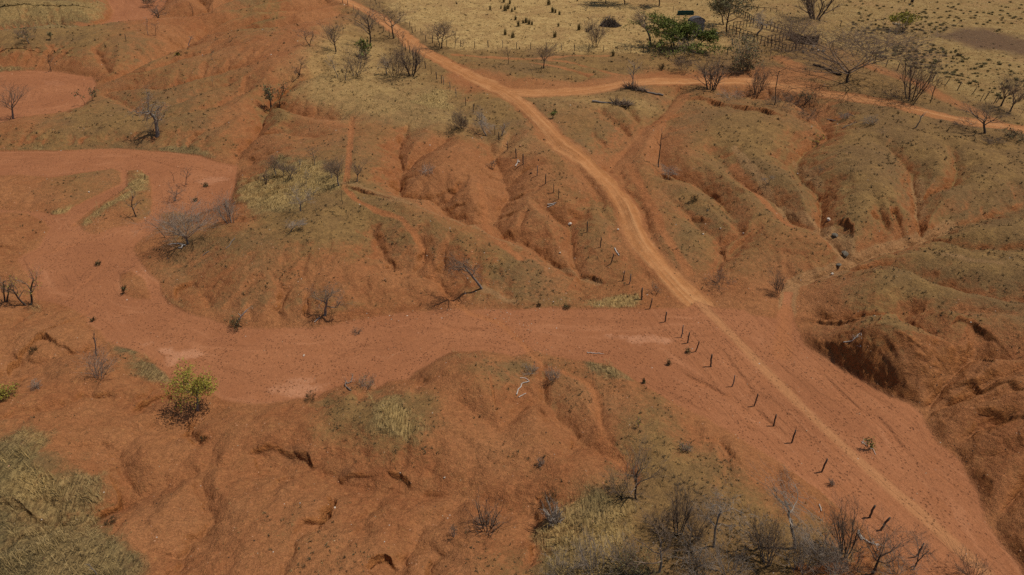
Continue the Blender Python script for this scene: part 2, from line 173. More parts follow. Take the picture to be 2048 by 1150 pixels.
def world(pts, f):
    """polyline of photo positions -> ground positions, at a share f of the local ground level"""
    p = np.array(pts, float); q = np.concatenate([np.linspace(p[i], p[i+1], 4, endpoint=False) for i in range(len(p)-1)] + [p[-1:]])
    wx, wy = unproj(q[:,0], q[:,1], f*Eat(q[:,0], q[:,1])); return list(zip(wx, wy))
def near(w, R):
    a = np.array(w); return (X0 > a[:,0].min()-R) & (X0 < a[:,0].max()+R) & (Y0 > a[:,1].min()-R) & (Y0 < a[:,1].max()+R)
def world_sd(poly, R=45):
    w = world(poly + [poly[0]], 0.0)[:-1]; sd = np.full(PX.shape, 50.0); m = near(w, R); x, y = X0[m], Y0[m]
    d, _, _ = seg_dist(x, y, w + [w[0]]); sd[m] = np.where(inside(x, y, w), -d, d); return sd
def river_field():
    riv = np.full(PX.shape, 50.0); isl = np.full(PX.shape, 50.0)
    for q in RIVER: riv = np.minimum(riv, world_sd(q))
    for q in ISLE: isl = np.minimum(isl, world_sd(q))
    return np.maximum(riv, -isl)
# sampling layout: a smooth surface near the real one (only decides where the sheet has its points)
X0, Y0 = unproj(PX, PY, 0.35*E)
riv0 = river_field(); rx, ry, rz = rays(PX, PY)
Zs = 0.60*E*(1 - np.exp(-np.maximum(riv0, 0)/7))
Yd = np.maximum.accumulate(((ry/rz)*(Zs - CAMZ))[::-1], axis=0)[::-1] + np.linspace(.5, 0, NR)[:,None]*.2
Zs = CAMZ + Yd*rz/ry
X0, Y0 = unproj(PX, PY, Zs)
wob = 0.30*fbm(X0/1.8, Y0/1.8, 3, 11) + 0.5*fbm(X0/6, Y0/6, 2, 15)
riv = river_field() + wob*0.45
cutb = np.maximum(sstep(1540, 1600, PX)*sstep(560, 640, PY), np.exp(-((PX-470)/26)**2 - ((PY-360)/48)**2))
bankw = 5.0*(1-cutb) + 2.0*cutb
dr = np.maximum(riv, 0)
rise = 1 - np.exp(-dr/bankw*(0.35 + 0.65*sstep(0, 1.2, dr)))
keep = np.ones(PX.shape); crack = np.zeros(PX.shape)
for c, w, pts in GUL:
    mx_ = sum(q[0] for q in pts)/len(pts); my_ = sum(q[1] for q in pts)/len(pts)
    right = mx_ > 1250 and my_ < 640; far_left = my_ < 200 and mx_ < 700; cut = mx_ > 1820 and my_ > 660
    bowl = 690 < mx_ < 1250 and my_ < 580
    w *= .95 if right else (1.6 if far_left else (.95 if cut else (1.45 if bowl else 1.3))); dep = .84 if right else (.97 if far_left else (.82 if cut else .95))
    wl = world(pts, 0.9*(1 - .8*dep*c)); m = near(wl, w*3.2)
    d, s, t = seg_dist(X0[m], Y0[m], wl)
    dd = np.maximum(d + wob[m]*0.9*np.minimum(1, d/1.5), 0)
    taper = 1 - 0.6*t**2
    prof = .6*np.exp(-(dd/(1.25*w))**1.7) + .40*np.exp(-dd/(w*.7))
    keep[m] = np.minimum(keep[m], 1 - np.clip(dep*c*prof*taper, 0, 0.96))
    brk = np.clip(0.35 + 1.5*fbm(X0[m]/3.2, Y0[m]/3.2, 2, 61), 0, 1)
    crack[m] = np.maximum(crack[m], (0.04 + 0.42*c*brk)*taper*np.exp(-(dd/0.6)**1.4))
Z = E*rise*keep - np.minimum(crack, 0.6*E*rise*keep + 0.02)
for hgt, L, pts in SCARP:
    wl = world(pts, 0.66); m = near(wl, L*6 + 2); d, s, t = seg_dist(X0[m], Y0[m], wl)
    end = np.sqrt(np.clip(np.sin(np.pi*np.clip(t, 0.02, 0.98)), 0, 1))
    sd = d*s + wob[m]*0.7
    hh = (1.3 - .3*sstep(820, 900, PY[m])*sstep(1700, 1500, PX[m]))*hgt*np.clip(0.8 + 0.6*fbm(X0[m]/2.6, Y0[m]/2.6, 3, 63), 0.45, 1.15)
    drop = np.where(sd > 0, sstep(0, 0.32, sd)*np.exp(-sd/(L*1.3)), 0)
    lip = np.where(sd <= 0, 0.15*np.exp(sd/1.6), 0.15*(1-sstep(0, .6, sd)))
    Z[m] = np.maximum(Z[m] + hh*end*(lip - drop)*np.where((t <= .001) | (t >= .999), np.exp(-d/0.8), 1), -0.05)
road = np.zeros(PX.shape); rlat = np.zeros(PX.shape); rbest = np.full(PX.shape, 99.0)
for hw, st, pts in ROAD:
    wl = world(pts, 1.0); m = near(wl, 8); d, s, t = seg_dist(X0[m], Y0[m], wl); d2 = d + wob[m]*0.9
    road[m] = np.maximum(road[m], st*(1 - sstep(hw*0.45, hw*1.55, d2)))
    Z[m] -= (.09*st*np.exp(-((d-.72)/.26)**2) if hw > 1.4 and st > .7 else 0)
    lev = 1 - sstep(hw*0.8, hw*2.2, d2); Z[m] = Z[m]*(1-.6*lev*st) + .6*lev*st*(E[m]*rise[m]*0.97) - 0.15*st*lev
    nb = d < rbest[m]; rlat[m] = np.where(nb, d*s, rlat[m]); rbest[m] = np.minimum(rbest[m], d)
track = np.zeros(PX.shape); tlat = np.full(PX.shape, 30.0)
for hw, st, pts in TRACK:
    wl = world(pts, 0.0); m = near(wl, 22); d, s, t = seg_dist(X0[m], Y0[m], wl); tlat[m] = d*s; track[m] = np.maximum(track[m], st*(1 - sstep(hw*0.5, hw*1.6, d + wob[m]*0.25)))
path = np.zeros(PX.shape)
for hw, st, pts in PATH:
    wl = world(pts, 0.75); m = near(wl, 4); d, s, t = seg_dist(X0[m], Y0[m], wl); path[m] = np.maximum(path[m], st*(1 - sstep(hw*0.5, hw*1.7, d + wob[m]*0.4)))
    Z[m] -= 0.08*st*(1 - sstep(0, hw*2, d))
wash = np.zeros(PX.shape)
for hw, st, pts in WASH:
    wl = world(pts, 0.25); m = near(wl, 5); d, s, t = seg_dist(X0[m], Y0[m], wl); wash[m] = np.maximum(wash[m], st*(1 - sstep(hw*.35, hw*1.35, d + wob[m]*.6)))
for dp, hw, pts in CUT:
    wl = world(pts, 0.9); m = near(wl, 5); d, s, t = seg_dist(X0[m], Y0[m], wl); Z[m] -= dp*np.exp(-(d + wob[m]*0.3)**2/(hw*hw))*np.sin(np.pi*np.clip(t, .03, .97))**0.4
RILLAMT = 1.35 - .8*sstep(1800, 1860, PX)*sstep(650, 720, PY) - .35*sstep(1230, 1330, PX)*sstep(660, 600, PY)
for dp, hw, pts in BEDLINE:
    wl = world(pts, 0.0); m = near(wl, 3); d, s, t = seg_dist(X0[m], Y0[m], wl); dd = d*s + wob[m]*.35
    Z[m] -= 1.6*dp*np.where(dd > 0, np.exp(-dd/(hw*3)), np.exp(-(dd/(hw*.5))**2))*np.sin(np.pi*np.clip(t, .03, .97))**.5*(d < 2)
river = 1 - sstep(-0.15, 0.35, riv)
# where each point of the sheet shows in the photograph: used only to read the cover maps
def project(X, Y, Zz):
    dz = Zz - CAMZ; dep_ = np.maximum(Y*CP - dz*SP, .5); return W/2 + F*X/dep_, H/2 - F*(Y*SP + dz*CP)/dep_
QX, QY = project(X0, Y0, Z)
cg = np.array([[int(ch) for ch in r] for r in COVER], float)/9.0
COV = bil(cg, (32,64), (32,64), QX + 26*fbm(X0/3, Y0/3, 3, 21), QY + 20*fbm(X0/3, Y0/3, 3, 22))
def soft_poly(lst, soft=1.0, amp=1.0):
    o = np.zeros(PX.shape)
    for st, q in lst:
        a = np.array(q, float); yc = np.clip(a[:,1].mean(), 5, 1100); k_ = np.interp(yc, [0, 100, 300, 575, 900, 1150], [6.5, 8.3, 12, 17, 21.5, 24]); ky = k_*np.interp(yc, [0, 575, 1150], [.2, .54, .82])
        m = (QX > a[:,0].min()-8*k_) & (QX < a[:,0].max()+8*k_) & (QY > a[:,1].min()-8*ky) & (QY < a[:,1].max()+8*ky)
        x, y = QX[m]/k_, QY[m]/ky; w = list(zip(a[:,0]/k_, a[:,1]/ky)); d, _, _ = seg_dist(x, y, w + [w[0]]); sd = np.where(inside(x, y, w), -d, d) + wob[m]*amp*1.6
        o[m] = np.maximum(o[m], st*(1 - sstep(-soft, soft, sd)))
    return o
gold = soft_poly(GOLD, 2.0, 2.0); straw = soft_poly(STRAW, 2.2, 2.2); past = np.maximum(soft_poly([(1, PASTURE)], 2.6, 2.6), soft_poly(PALEGRASS, 5, 4.5)); burnt = soft_poly([(1, BURNT)], 3, 2.5)
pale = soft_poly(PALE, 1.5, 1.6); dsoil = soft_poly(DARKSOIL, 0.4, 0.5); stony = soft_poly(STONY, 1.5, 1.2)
# finer relief: broad swells, rills on bare slopes, hummocks under grass
calm = (1-river)*(1-0.8*past)*(1-0.75*road)*sstep(0, 3, dr)
far = np.clip(1.25 - np.hypot(X0, Y0)/320, 0.15, 1)
bare = np.clip(1.1 - COV, 0, 1)
wx = X0 + 1.2*fbm(X0/5, Y0/5, 2, 31); wy = Y0 + 1.2*fbm(X0/5, Y0/5, 2, 32)
ridge = 1 - np.abs(fbm(wx/4.2, wy/4.2, 3, 33))*2.2; ridge2 = 1 - np.abs(fbm(wx/9, wy/9, 2, 35))*2.2
D = calm*(0.50*(1-past)*fbm(X0/16, Y0/16, 2, 40) - 0.14*(1-past)*np.clip(ridge2 - .5, 0, 1)) + calm*far*(0.24*fbm(X0/7, Y0/7, 3, 41) + 0.085*fbm(X0/1.5, Y0/1.5, 4, 42) - 0.17*bare*np.clip(ridge-0.45, 0, 1))
D += far*(0.02*fbm(X0/1.1, Y0/1.1, 3, 43) + 0.10*past*fbm(X0/9, Y0/9, 3, 44))
D += straw*(1-river)*0.12*(fbm(X0/1.2, Y0/1.2, 3, 45)+.5)
Zt = Z + D
# running water: flow paths over the sheet cut branching rills (plain 0.5 m grid in world space)
gx0, gy0, gst = -125.0, 22.0, 0.5; gnx, gny = 500, 400
def to_grid():
    ix = np.round((X0-gx0)/gst).astype(int); iy = np.round((Y0-gy0)/gst).astype(int); m = (ix >= 0) & (ix < gnx) & (iy >= 0) & (iy < gny)
    k = iy[m]*gnx + ix[m]; n = np.bincount(k, minlength=gnx*gny).astype(float); s_ = np.bincount(k, Zt[m], gnx*gny); b_ = np.bincount(k, (river+road)[m], gnx*gny)
    for it in range(40):                                   # fill cells no point fell in from their neighbours
        e = (n == 0).reshape(gny, gnx)
        if not e.any(): break
        S_, N_, B_ = s_.reshape(gny,gnx).copy(), n.reshape(gny,gnx).copy(), b_.reshape(gny,gnx).copy(); aS, aN, aB = np.zeros_like(S_), np.zeros_like(S_), np.zeros_like(S_)
        for dy, dx in ((0,1),(0,-1),(1,0),(-1,0)):
            w_ = np.roll(N_ > 0, (dy,dx), (0,1)); aS += np.where(w_, np.roll(S_/np.maximum(N_,1), (dy,dx), (0,1)), 0); aB += np.where(w_, np.roll(B_/np.maximum(N_,1), (dy,dx), (0,1)), 0); aN += w_
        u_ = e & (aN > 0); S_[u_] = (aS/np.maximum(aN,1))[u_]; B_[u_] = (aB/np.maximum(aN,1))[u_]; N_[u_] = 1; s_, n, b_ = S_.ravel(), N_.ravel(), B_.ravel()
    return (s_/np.maximum(n,1)).reshape(gny,gnx), np.clip((b_/np.maximum(n,1)).reshape(gny,gnx), 0, 1)
GZ, GB = to_grid(); GZ0 = GZ.copy()
gyy, gxx = np.mgrid[0:gny, 0:gnx]; GZ = GZ + .03*noise2(gxx*.5, gyy*.5, 77) + .05*noise2(gxx*.17, gyy*.17, 78)
OFF8 = [(0,1,1.),(0,-1,1.),(1,0,1.),(-1,0,1.),(1,1,1.414),(1,-1,1.414),(-1,1,1.414),(-1,-1,1.414)]
for it in range(4):
    Wf = np.full_like(GZ, 99.0); Wf[0] = GZ[0]; Wf[-1] = GZ[-1]; Wf[:,0] = GZ[:,0]; Wf[:,-1] = GZ[:,-1]; lowb = GB > .6; Wf[lowb] = GZ[lowb]
    for k_ in range(170):
        mn = np.full_like(Wf, 99.0)
        for dy, dx, l_ in OFF8: mn = np.minimum(mn, np.roll(Wf, (dy,dx), (0,1)))
        Wn = np.maximum(GZ, np.minimum(Wf, mn + .002)); 
        if np.abs(Wn-Wf).max() < 1e-6: break
        Wf = Wn
    best = np.zeros_like(Wf); to = np.full(Wf.shape, -1); idx = np.arange(gnx*gny).reshape(gny,gnx)
    for dy, dx, l_ in OFF8:
        dr_ = (Wf - np.roll(Wf, (dy,dx), (0,1)))/l_; b_ = dr_ > best; best = np.where(b_, dr_, best); to = np.where(b_, np.roll(idx, (dy,dx), (0,1)), to)
    order = np.argsort(-Wf, axis=None).tolist(); tl_ = to.ravel().tolist(); acc = [1.0]*(gnx*gny)
    for q_ in order:
        t_ = tl_[q_]
        if t_ >= 0: acc[t_] += acc[q_]
    A_ = np.array(acc).reshape(gny,gnx); cut_ = .075*np.log1p(A_/12)*np.clip(best*6, .15, 1)*(1-GB)
    for k_ in range(1): cut_ = .4*cut_ + .15*(np.roll(cut_,1,0)+np.roll(cut_,-1,0)+np.roll(cut_,1,1)+np.roll(cut_,-1,1))
    GZ = GZ - cut_
RILL = np.clip(GZ0 - GZ, -.2, .95)*(1-GB)
rill = bil(RILL, (gx0,gst), (gy0,gst), X0 + .5*noise2(X0/1.3, Y0/1.3, 79), Y0 + .5*noise2(X0/1.3, Y0/1.3, 80))*((X0 > gx0) & (X0 < gx0+gst*(gnx-1)) & (Y0 > gy0) & (Y0 < gy0+gst*(gny-1)))
rill = rill*(1-river)*(1-.9*road)*(1-past*.9)*sstep(.3, 2.5, dr)
Zt = Zt - RILLAMT*rill
P = np.stack([X0, Y0, Zt], -1)
def grid_normals(P):
    a = np.zeros_like(P); b = np.zeros_like(P)
    a[:,1:-1] = P[:,2:]-P[:,:-2]; a[:,0] = P[:,1]-P[:,0]; a[:,-1] = P[:,-1]-P[:,-2]
    b[1:-1] = P[:-2]-P[2:]; b[0] = P[0]-P[1]; b[-1] = P[-2]-P[-1]
    n = np.cross(a, b); n /= np.linalg.norm(n, axis=-1, keepdims=True) + 1e-12
    return n*np.where(n[...,2:] < 0, -1, 1)
N = grid_normals(P)
steep = sstep(0.16, 0.5, 1 - N[...,2])*(1-river)
rough = steep*(1 - .6*sstep(1790, 1850, QX)*sstep(640, 700, QY))*(0.22*fbm(X0/0.9 + Zt*1.1, Y0/0.9 - Zt*0.8, 4, 51) - 0.12*np.abs(noise2(X0/0.5 + Zt*2, Y0/0.5, 52)))
P = P + N*(rough*np.clip(far*1.2, 0, 1))[...,None]
N = grid_normals(P); slope = 1 - N[...,2]
COVs = np.clip(COV + .035 - (1.6 - .3*(QX > 1250))*np.clip(slope-0.045, 0, 1)*(1-past), 0, 1)*(1-river)*(1-road)*(1-path)
COVs = np.clip(COVs - .75*np.clip(rill - .12, 0, .6)*(1-past), 0, 1)
COVs = np.maximum(COVs, past*(0.95 - 0.5*road))
# mesh pieces: ground, riverbed, dirt road share one vertex sheet's positions
def idx_faces():
    i = np.arange(NR*NC).reshape(NR, NC)
    return np.stack([i[1:,:-1], i[1:,1:], i[:-1,1:], i[:-1,:-1]], -1)
FQ = idx_faces()
def fmean(a): return 0.25*(a[1:,:-1]+a[1:,1:]+a[:-1,1:]+a[:-1,:-1])
fr = fmean(river) > 0.5; fd = (fmean(road) > 0.42) & ~fr
flatP = P.reshape(-1,3); flatN = N.reshape(-1,3)
colA = np.stack([COVs, straw*(1-river*.6)*(1-road), river, np.maximum(road*(1-river), 0)], -1).reshape(-1,4)
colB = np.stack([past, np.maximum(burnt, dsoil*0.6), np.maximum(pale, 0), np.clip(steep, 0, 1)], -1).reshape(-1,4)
colC = np.stack([track, path, stony, wash*(1-river)], -1).reshape(-1,4)
colD = np.stack([rlat, tlat, riv, gold], -1).reshape(-1,4)
def quick_mesh(name, v, f, mat=None, smooth=False):
    v = np.asarray(v, np.float32); f = np.asarray(f, np.int32); k = f.shape[1]
    me = bpy.data.meshes.new(name); me.vertices.add(len(v)); me.vertices.foreach_set('co', v.ravel())
    me.loops.add(f.size); me.loops.foreach_set('vertex_index', f.ravel())
    me.polygons.add(len(f)); me.polygons.foreach_set('loop_start', np.arange(0, f.size, k, dtype=np.int32))
    me.polygons.foreach_set('use_smooth', np.full(len(f), smooth)); me.update(calc_edges=True)
    if mat: me.materials.append(mat)
    return me
def add_obj(name, me, parent=None):
    o = bpy.data.objects.new(name, me); C.objects.link(o)
    if parent: o.parent = parent
    return o
def sheet(name, fmask, mat):
    f = FQ[fmask]; used = np.unique(f); remap = np.zeros(NR*NC, np.int32); remap[used] = np.arange(len(used))
    me = quick_mesh(name, flatP[used], remap[f], mat, True)
    for nm, col in (('cover_a', colA), ('cover_b', colB), ('cover_c', colC), ('lanes', colD)):
        at = me.attributes.new(nm, 'FLOAT_COLOR', 'POINT'); at.data.foreach_set('color', col[used].astype(np.float32).ravel())
    me.normals_split_custom_set_from_vertices(flatN[used].astype(np.float32))
    o = add_obj(name, me); o['kind'] = 'structure'; return o
# lookups: photo position -> point on the ground
def _lookup(u, v):
    j = np.interp(v, cy, np.arange(NR)); i = np.interp(u, cx, np.arange(NC))
    j0 = int(min(j, NR-2)); i0 = int(min(i, NC-2)); b = j-j0; a = i-i0
    return (P[j0,i0]*(1-a) + P[j0,i0+1]*a)*(1-b) + (P[j0+1,i0]*(1-a) + P[j0+1,i0+1]*a)*b
def at(px, py):
    """point of the ground seen at a photo position"""
    u, v = float(px), float(py); best = None; be = 1e9
    for it in range(14):
        p = _lookup(u, v); qx, qy = project(p[0], p[1], p[2]); e = abs(qx-px) + abs(qy-py)
        if e < be: best, be = p, e
        if e < .3: break
        u += .8*(px-qx); v += .8*(py-qy)
    return best
def sample(px, py, arr):
    j = np.interp(py, cy, np.arange(NR)); i = np.interp(px, cx, np.arange(NC))
    j0 = np.minimum(j.astype(int), NR-2); i0 = np.minimum(i.astype(int), NC-2); b = j-j0; a = i-i0
    if arr.ndim == 3: a = a[:,None]; b = b[:,None]
    return (arr[j0,i0]*(1-a) + arr[j0,i0+1]*a)*(1-b) + (arr[j0+1,i0]*(1-a) + arr[j0+1,i0+1]*a)*b
# ------------------------------------------------------------------ materials
class NT:
    def __init__(s, name):
        s.m = bpy.data.materials.new(name); s.m.use_nodes = True; s.t = s.m.node_tree; s.b = s.t.nodes['Principled BSDF']
        s.b.inputs['Roughness'].default_value = 0.95; s.b.inputs['Specular IOR Level'].default_value = 0.08
    def n(s, typ, **kw):
        x = s.t.nodes.new(typ)
        for k, v in kw.items(): setattr(x, k, v)
        return x
    def put(s, sock, v):
        if hasattr(v, 'is_linked') or isinstance(v, bpy.types.NodeSocket): s.t.links.new(v, sock)
        else: sock.default_value = v
    def math(s, op, a, b=0.0, clamp=False):
        x = s.n('ShaderNodeMath', operation=op, use_clamp=clamp); s.put(x.inputs[0], a); s.put(x.inputs[1], b); return x.outputs[0]
    def mix(s, f, a, b):
        x = s.n('ShaderNodeMix', data_type='RGBA'); s.put(x.inputs[0], f)
        for sock, v in ((x.inputs[6], a), (x.inputs[7], b)):
            s.put(sock, v if not isinstance(v, tuple) else (*v, 1.0)[:4])
        return x.outputs[2]
    def noise(s, scale, detail=3, rough=0.55, vec=None, dim='3D'):
        x = s.n('ShaderNodeTexNoise'); x.inputs['Scale'].default_value = scale; x.inputs['Detail'].default_value = detail; x.inputs['Roughness'].default_value = rough
        s.t.links.new(vec or s.pos, x.inputs['Vector']); return x.outputs['Fac']
    def vor(s, scale, vec=None, out='Distance', rnd=1.0):
        x = s.n('ShaderNodeTexVoronoi'); x.inputs['Scale'].default_value = scale; x.inputs['Randomness'].default_value = rnd
        s.t.links.new(vec or s.pos, x.inputs['Vector']); return x.outputs[out]
    def ramp(s, v, lo, hi):
        x = s.n('ShaderNodeMapRange', interpolation_type='SMOOTHSTEP'); s.put(x.inputs[0], v); x.inputs[1].default_value = lo; x.inputs[2].default_value = hi; return x.outputs[0]
    def position(s):
        s.pos = s.n('ShaderNodeNewGeometry').outputs['Position']; return s.pos
def soil_material():
    k = NT('red_soil_and_dry_grass'); pos = k.position()
    def attr(nm):
        a = k.n('ShaderNodeAttribute', attribute_name=nm); sp = k.n('ShaderNodeSeparateColor'); k.t.links.new(a.outputs['Color'], sp.inputs[0])
        return sp.outputs[0], sp.outputs[1], sp.outputs[2], a.outputs['Alpha']
    grass, straw, river, road = attr('cover_a'); past, burnt, pale, steep = attr('cover_b'); track, path, stony, rut = attr('cover_c')
    la = k.n('ShaderNodeAttribute', attribute_name='lanes'); ls = k.n('ShaderNodeSeparateColor'); k.t.links.new(la.outputs['Color'], ls.inputs[0]); rl, tl, rv = ls.outputs[0], ls.outputs[1], ls.outputs[2]
    sx = k.n('ShaderNodeSeparateXYZ'); k.t.links.new(pos, sx.inputs[0])
    def lanes(c, fc, fl, det=3):
        cv = k.n('ShaderNodeCombineXYZ'); k.t.links.new(k.math('MULTIPLY', c, fc), cv.inputs[0]); k.t.links.new(k.math('MULTIPLY', sx.outputs[0], fl), cv.inputs[1]); k.t.links.new(k.math('MULTIPLY', sx.outputs[1], fl), cv.inputs[2]); return k.noise(1.0, det, .6, cv.outputs[0])
    road_l = lanes(rl, 1.6, .05); trk_l = lanes(tl, 2.2, .10); flow_l = lanes(rv, .9, .10, 4)
    n_big = k.noise(0.11, 4, 0.6); n_mid = k.noise(0.55, 4, 0.6); n_fine = k.noise(3.0, 4, 0.65); n_grit = k.noise(11.0, 3, 0.7); n_grit2 = k.noise(5.5, 2, 0.7)
    # bare red soil
    soil = k.mix(k.ramp(n_big, .35, .65), (.272,.101,.038), (.330,.140,.056))
    soil = k.mix(k.ramp(n_mid, .42, .72), soil, (.300,.125,.048))
    soil = k.mix(k.math('MULTIPLY', k.ramp(n_fine, .5, .75), .5), soil, (.45,.19,.070))
    soil = k.mix(k.math('MULTIPLY', steep, .55), soil, (.270,.098,.024))
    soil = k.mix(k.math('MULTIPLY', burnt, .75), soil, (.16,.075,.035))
    # short dry grass
    gcol = k.mix(k.ramp(n_mid, .35, .65), (.222,.129,.048), (.295,.174,.062))
    gcol = k.mix(k.ramp(n_big, .4, .65), gcol, (.195,.115,.048))
    gcol = k.mix(k.math('MULTIPLY', k.ramp(n_grit, .55, .75), .7), gcol, (.42,.28,.105))
    gcol = k.mix(k.math('MULTIPLY', k.ramp(n_grit2, .50, .66), .75), gcol, (.080,.055,.026))
    thr = k.math('ADD', k.math('MULTIPLY', n_fine, .45), k.math('MULTIPLY', n_mid, .35)); thr = k.math('ADD', thr, k.math('MULTIPLY', n_grit, .30))
    gf = k.ramp(k.math('SUBTRACT', k.math('MULTIPLY', grass, 1.05), thr), -.22, .22)
    gf = k.math('MULTIPLY', gf, .92)
    col = k.mix(gf, soil, gcol)
    # pale pasture
    pcol = k.mix(k.ramp(n_mid, .3, .7), (.355,.215,.080), (.485,.318,.125))
    px_ = k.n('ShaderNodeSeparateXYZ'); k.t.links.new(pos, px_.inputs[0])
    east = k.ramp(k.math('ADD', px_.outputs[0], k.math('MULTIPLY', n_big, 40)), 28, 100)
    pcol = k.mix(east, pcol, k.mix(k.ramp(n_mid, .35, .65), (.262,.155,.056), (.335,.215,.082)))
    pcol = k.mix(k.math('MULTIPLY', k.ramp(n_big, .46, .66), .7), pcol, (.32,.180,.072))
    pcol = k.mix(k.math('MULTIPLY', k.ramp(n_grit2, .5, .75), .45), pcol, (.16,.115,.055))
    pcol = k.mix(k.math('MULTIPLY', k.ramp(n_fine, .55, .8), .35), pcol, (.55,.41,.19))
    col = k.mix(k.math('MULTIPLY', past, .95), col, pcol)
    col = k.mix(k.math('MULTIPLY', k.math('MULTIPLY', burnt, past), .85), col, k.mix(n_fine, (.075,.042,.026), (.16,.088,.050)))
    # straw-coloured long grass
    mp = k.n('ShaderNodeMapping'); mp.inputs['Rotation'].default_value = (0, 0, .6); mp.inputs['Scale'].default_value = (7.0, 1.3, 2.0); k.t.links.new(pos, mp.inputs[0])
    streak = k.noise(1.0, 4, .65, mp.outputs[0])
    scol = k.mix(k.ramp(streak, .36, .66), (.140,.094,.040), (.39,.265,.108))
    scol = k.mix(k.ramp(n_big, .42, .62), scol, k.mix(k.ramp(streak, .36, .66), (.090,.070,.034), (.225,.172,.072)))
    scol = k.mix(k.math('MULTIPLY', la.outputs['Alpha'], .8), scol, k.mix(k.ramp(streak, .34, .66), (.21,.130,.044), (.54,.36,.135)))
    sf = k.ramp(k.math('SUBTRACT', straw, k.math('ADD', k.math('MULTIPLY', n_mid, .75), k.math('MULTIPLY', n_fine, .40))), -.28, .30)
    col = k.mix(k.math('MULTIPLY', sf, .82), col, scol)
    # riverbed sand
    rcol = k.mix(k.ramp(n_big, .35, .65), (.300,.116,.050), (.345,.138,.060))
    rcol = k.mix(k.math('MULTIPLY', k.ramp(n_mid, .45, .75), .5), rcol, (.33,.125,.050))
    rcol = k.mix(k.math('MULTIPLY', k.ramp(n_grit, .5, .8), .5), rcol, (.46,.20,.095))
    near_t = k.ramp(k.math('ABSOLUTE', tl), 13, 5)
    rcol = k.mix(k.math('MULTIPLY', k.math('MULTIPLY', k.ramp(trk_l, .56, .70), near_t), .32), rcol, (.25,.095,.040))
    rcol = k.mix(k.math('MULTIPLY', k.math('MULTIPLY', k.ramp(trk_l, .42, .28), near_t), .3), rcol, (.47,.21,.10))
    rcol = k.mix(k.math('MULTIPLY', k.ramp(flow_l, .54, .70), .5), rcol, (.27,.105,.045))
    rcol = k.mix(k.math('MULTIPLY', k.ramp(flow_l, .45, .28), .45), rcol, (.46,.20,.095))
    hoof2 = k.ramp(k.vor(1.25), .16, .07); hoof = k.vor(3.3); hmask = k.math('MULTIPLY', k.ramp(hoof, .34, .16), k.ramp(k.noise(.35, 4, .7), .40, .58))
    hmask = k.math('MULTIPLY', hmask, k.ramp(n_grit2, .38, .60)); hmask = k.math('MAXIMUM', hmask, k.math('MULTIPLY', k.math('MULTIPLY', hoof2, .8), k.ramp(n_big, .45, .6))); rcol = k.mix(k.math('MULTIPLY', hmask, .42), rcol, (.20,.075,.035))
    pf = k.ramp(k.math('SUBTRACT', pale, k.math('ADD', k.math('MULTIPLY', n_grit2, .55), k.math('MULTIPLY', n_fine, .55))), -.14, .18)
    pf = k.math('MULTIPLY', pf, k.ramp(hoof, .12, .36)); rcol = k.mix(k.math('MULTIPLY', pf, .62), rcol, (.52,.25,.135))
    col = k.mix(k.math('MULTIPLY', k.math('MULTIPLY', pf, past), .8), col, (.55,.40,.27))
    col = k.mix(river, col, rcol)
    # driven dirt
    dcol = k.mix(k.ramp(n_mid, .35, .7), (.40,.170,.062), (.47,.215,.085))
    dcol = k.mix(k.math('MULTIPLY', k.ramp(road_l, .48, .66), .6), dcol, (.54,.275,.115))
    dcol = k.mix(k.math('MULTIPLY', k.ramp(road_l, .50, .32), .65), dcol, (.33,.135,.045))
    dcol = k.mix(k.math('MULTIPLY', k.ramp(n_grit, .5, .8), .3), dcol, (.34,.15,.062))
    col = k.mix(k.math('MULTIPLY', k.ramp(k.math('SUBTRACT', road, k.math('MULTIPLY', k.math('ADD', n_fine, n_mid), .40)), -.12, .55), .9), col, dcol)
    col = k.mix(k.math('MULTIPLY', track, .55), col, (.47,.225,.095))
    col = k.mix(k.math('MULTIPLY', path, .7), col, (.37,.142,.052))
    col = k.mix(k.math('MULTIPLY', k.ramp(k.math('SUBTRACT', rut, k.math('MULTIPLY', n_fine, .55)), -.1, .4), .65), col, k.mix(n_grit2, (.26,.135,.058), (.40,.235,.105)))
    # pebbles
    peb = k.vor(3.4); pr = k.vor(3.4, out='Color'); prs = k.n('ShaderNodeSeparateColor'); k.t.links.new(pr, prs.inputs[0])
    pm = k.math('MULTIPLY', k.ramp(peb, .22, .12), k.ramp(k.math('ADD', prs.outputs[0], k.math('MULTIPLY', stony, .30)), .985, 1.0))
    pm = k.math('MULTIPLY', pm, k.math('SUBTRACT', 1.0, k.math('MULTIPLY', past, .9)))
    col = k.mix(k.math('MULTIPLY', pm, .9), col, (.62,.44,.27))
    # grain of the soil: fine stones and crumbs
    n_cl = k.noise(1.9, 2, .7); n_hue = k.noise(4.0, 2, .7)
    g = k.math('ADD', k.math('MULTIPLY', k.ramp(n_cl, .30, .70), .30), k.math('MULTIPLY', k.ramp(n_grit2, .30, .70), .34))
    g = k.math('ADD', g, k.math('MULTIPLY', k.ramp(n_grit, .32, .68), .36))
    calm = k.math('SUBTRACT', 1.0, k.math('MULTIPLY', k.math('MAXIMUM', river, road), .50))
    amp = k.math('MULTIPLY', k.math('ADD', .80, k.math('MULTIPLY', past, .25)), calm)
    f = k.math('ADD', 1.0, k.math('MULTIPLY', k.math('SUBTRACT', g, .5), amp))
    vm = k.n('ShaderNodeVectorMath', operation='SCALE'); k.t.links.new(col, vm.inputs[0]); k.t.links.new(f, vm.inputs['Scale']); col = vm.outputs[0]
    col = k.mix(k.math('MULTIPLY', k.math('MULTIPLY', k.ramp(n_hue, .56, .76), calm), .22), col, (.42,.26,.085))
    k.t.links.new(col, k.b.inputs['Base Color'])
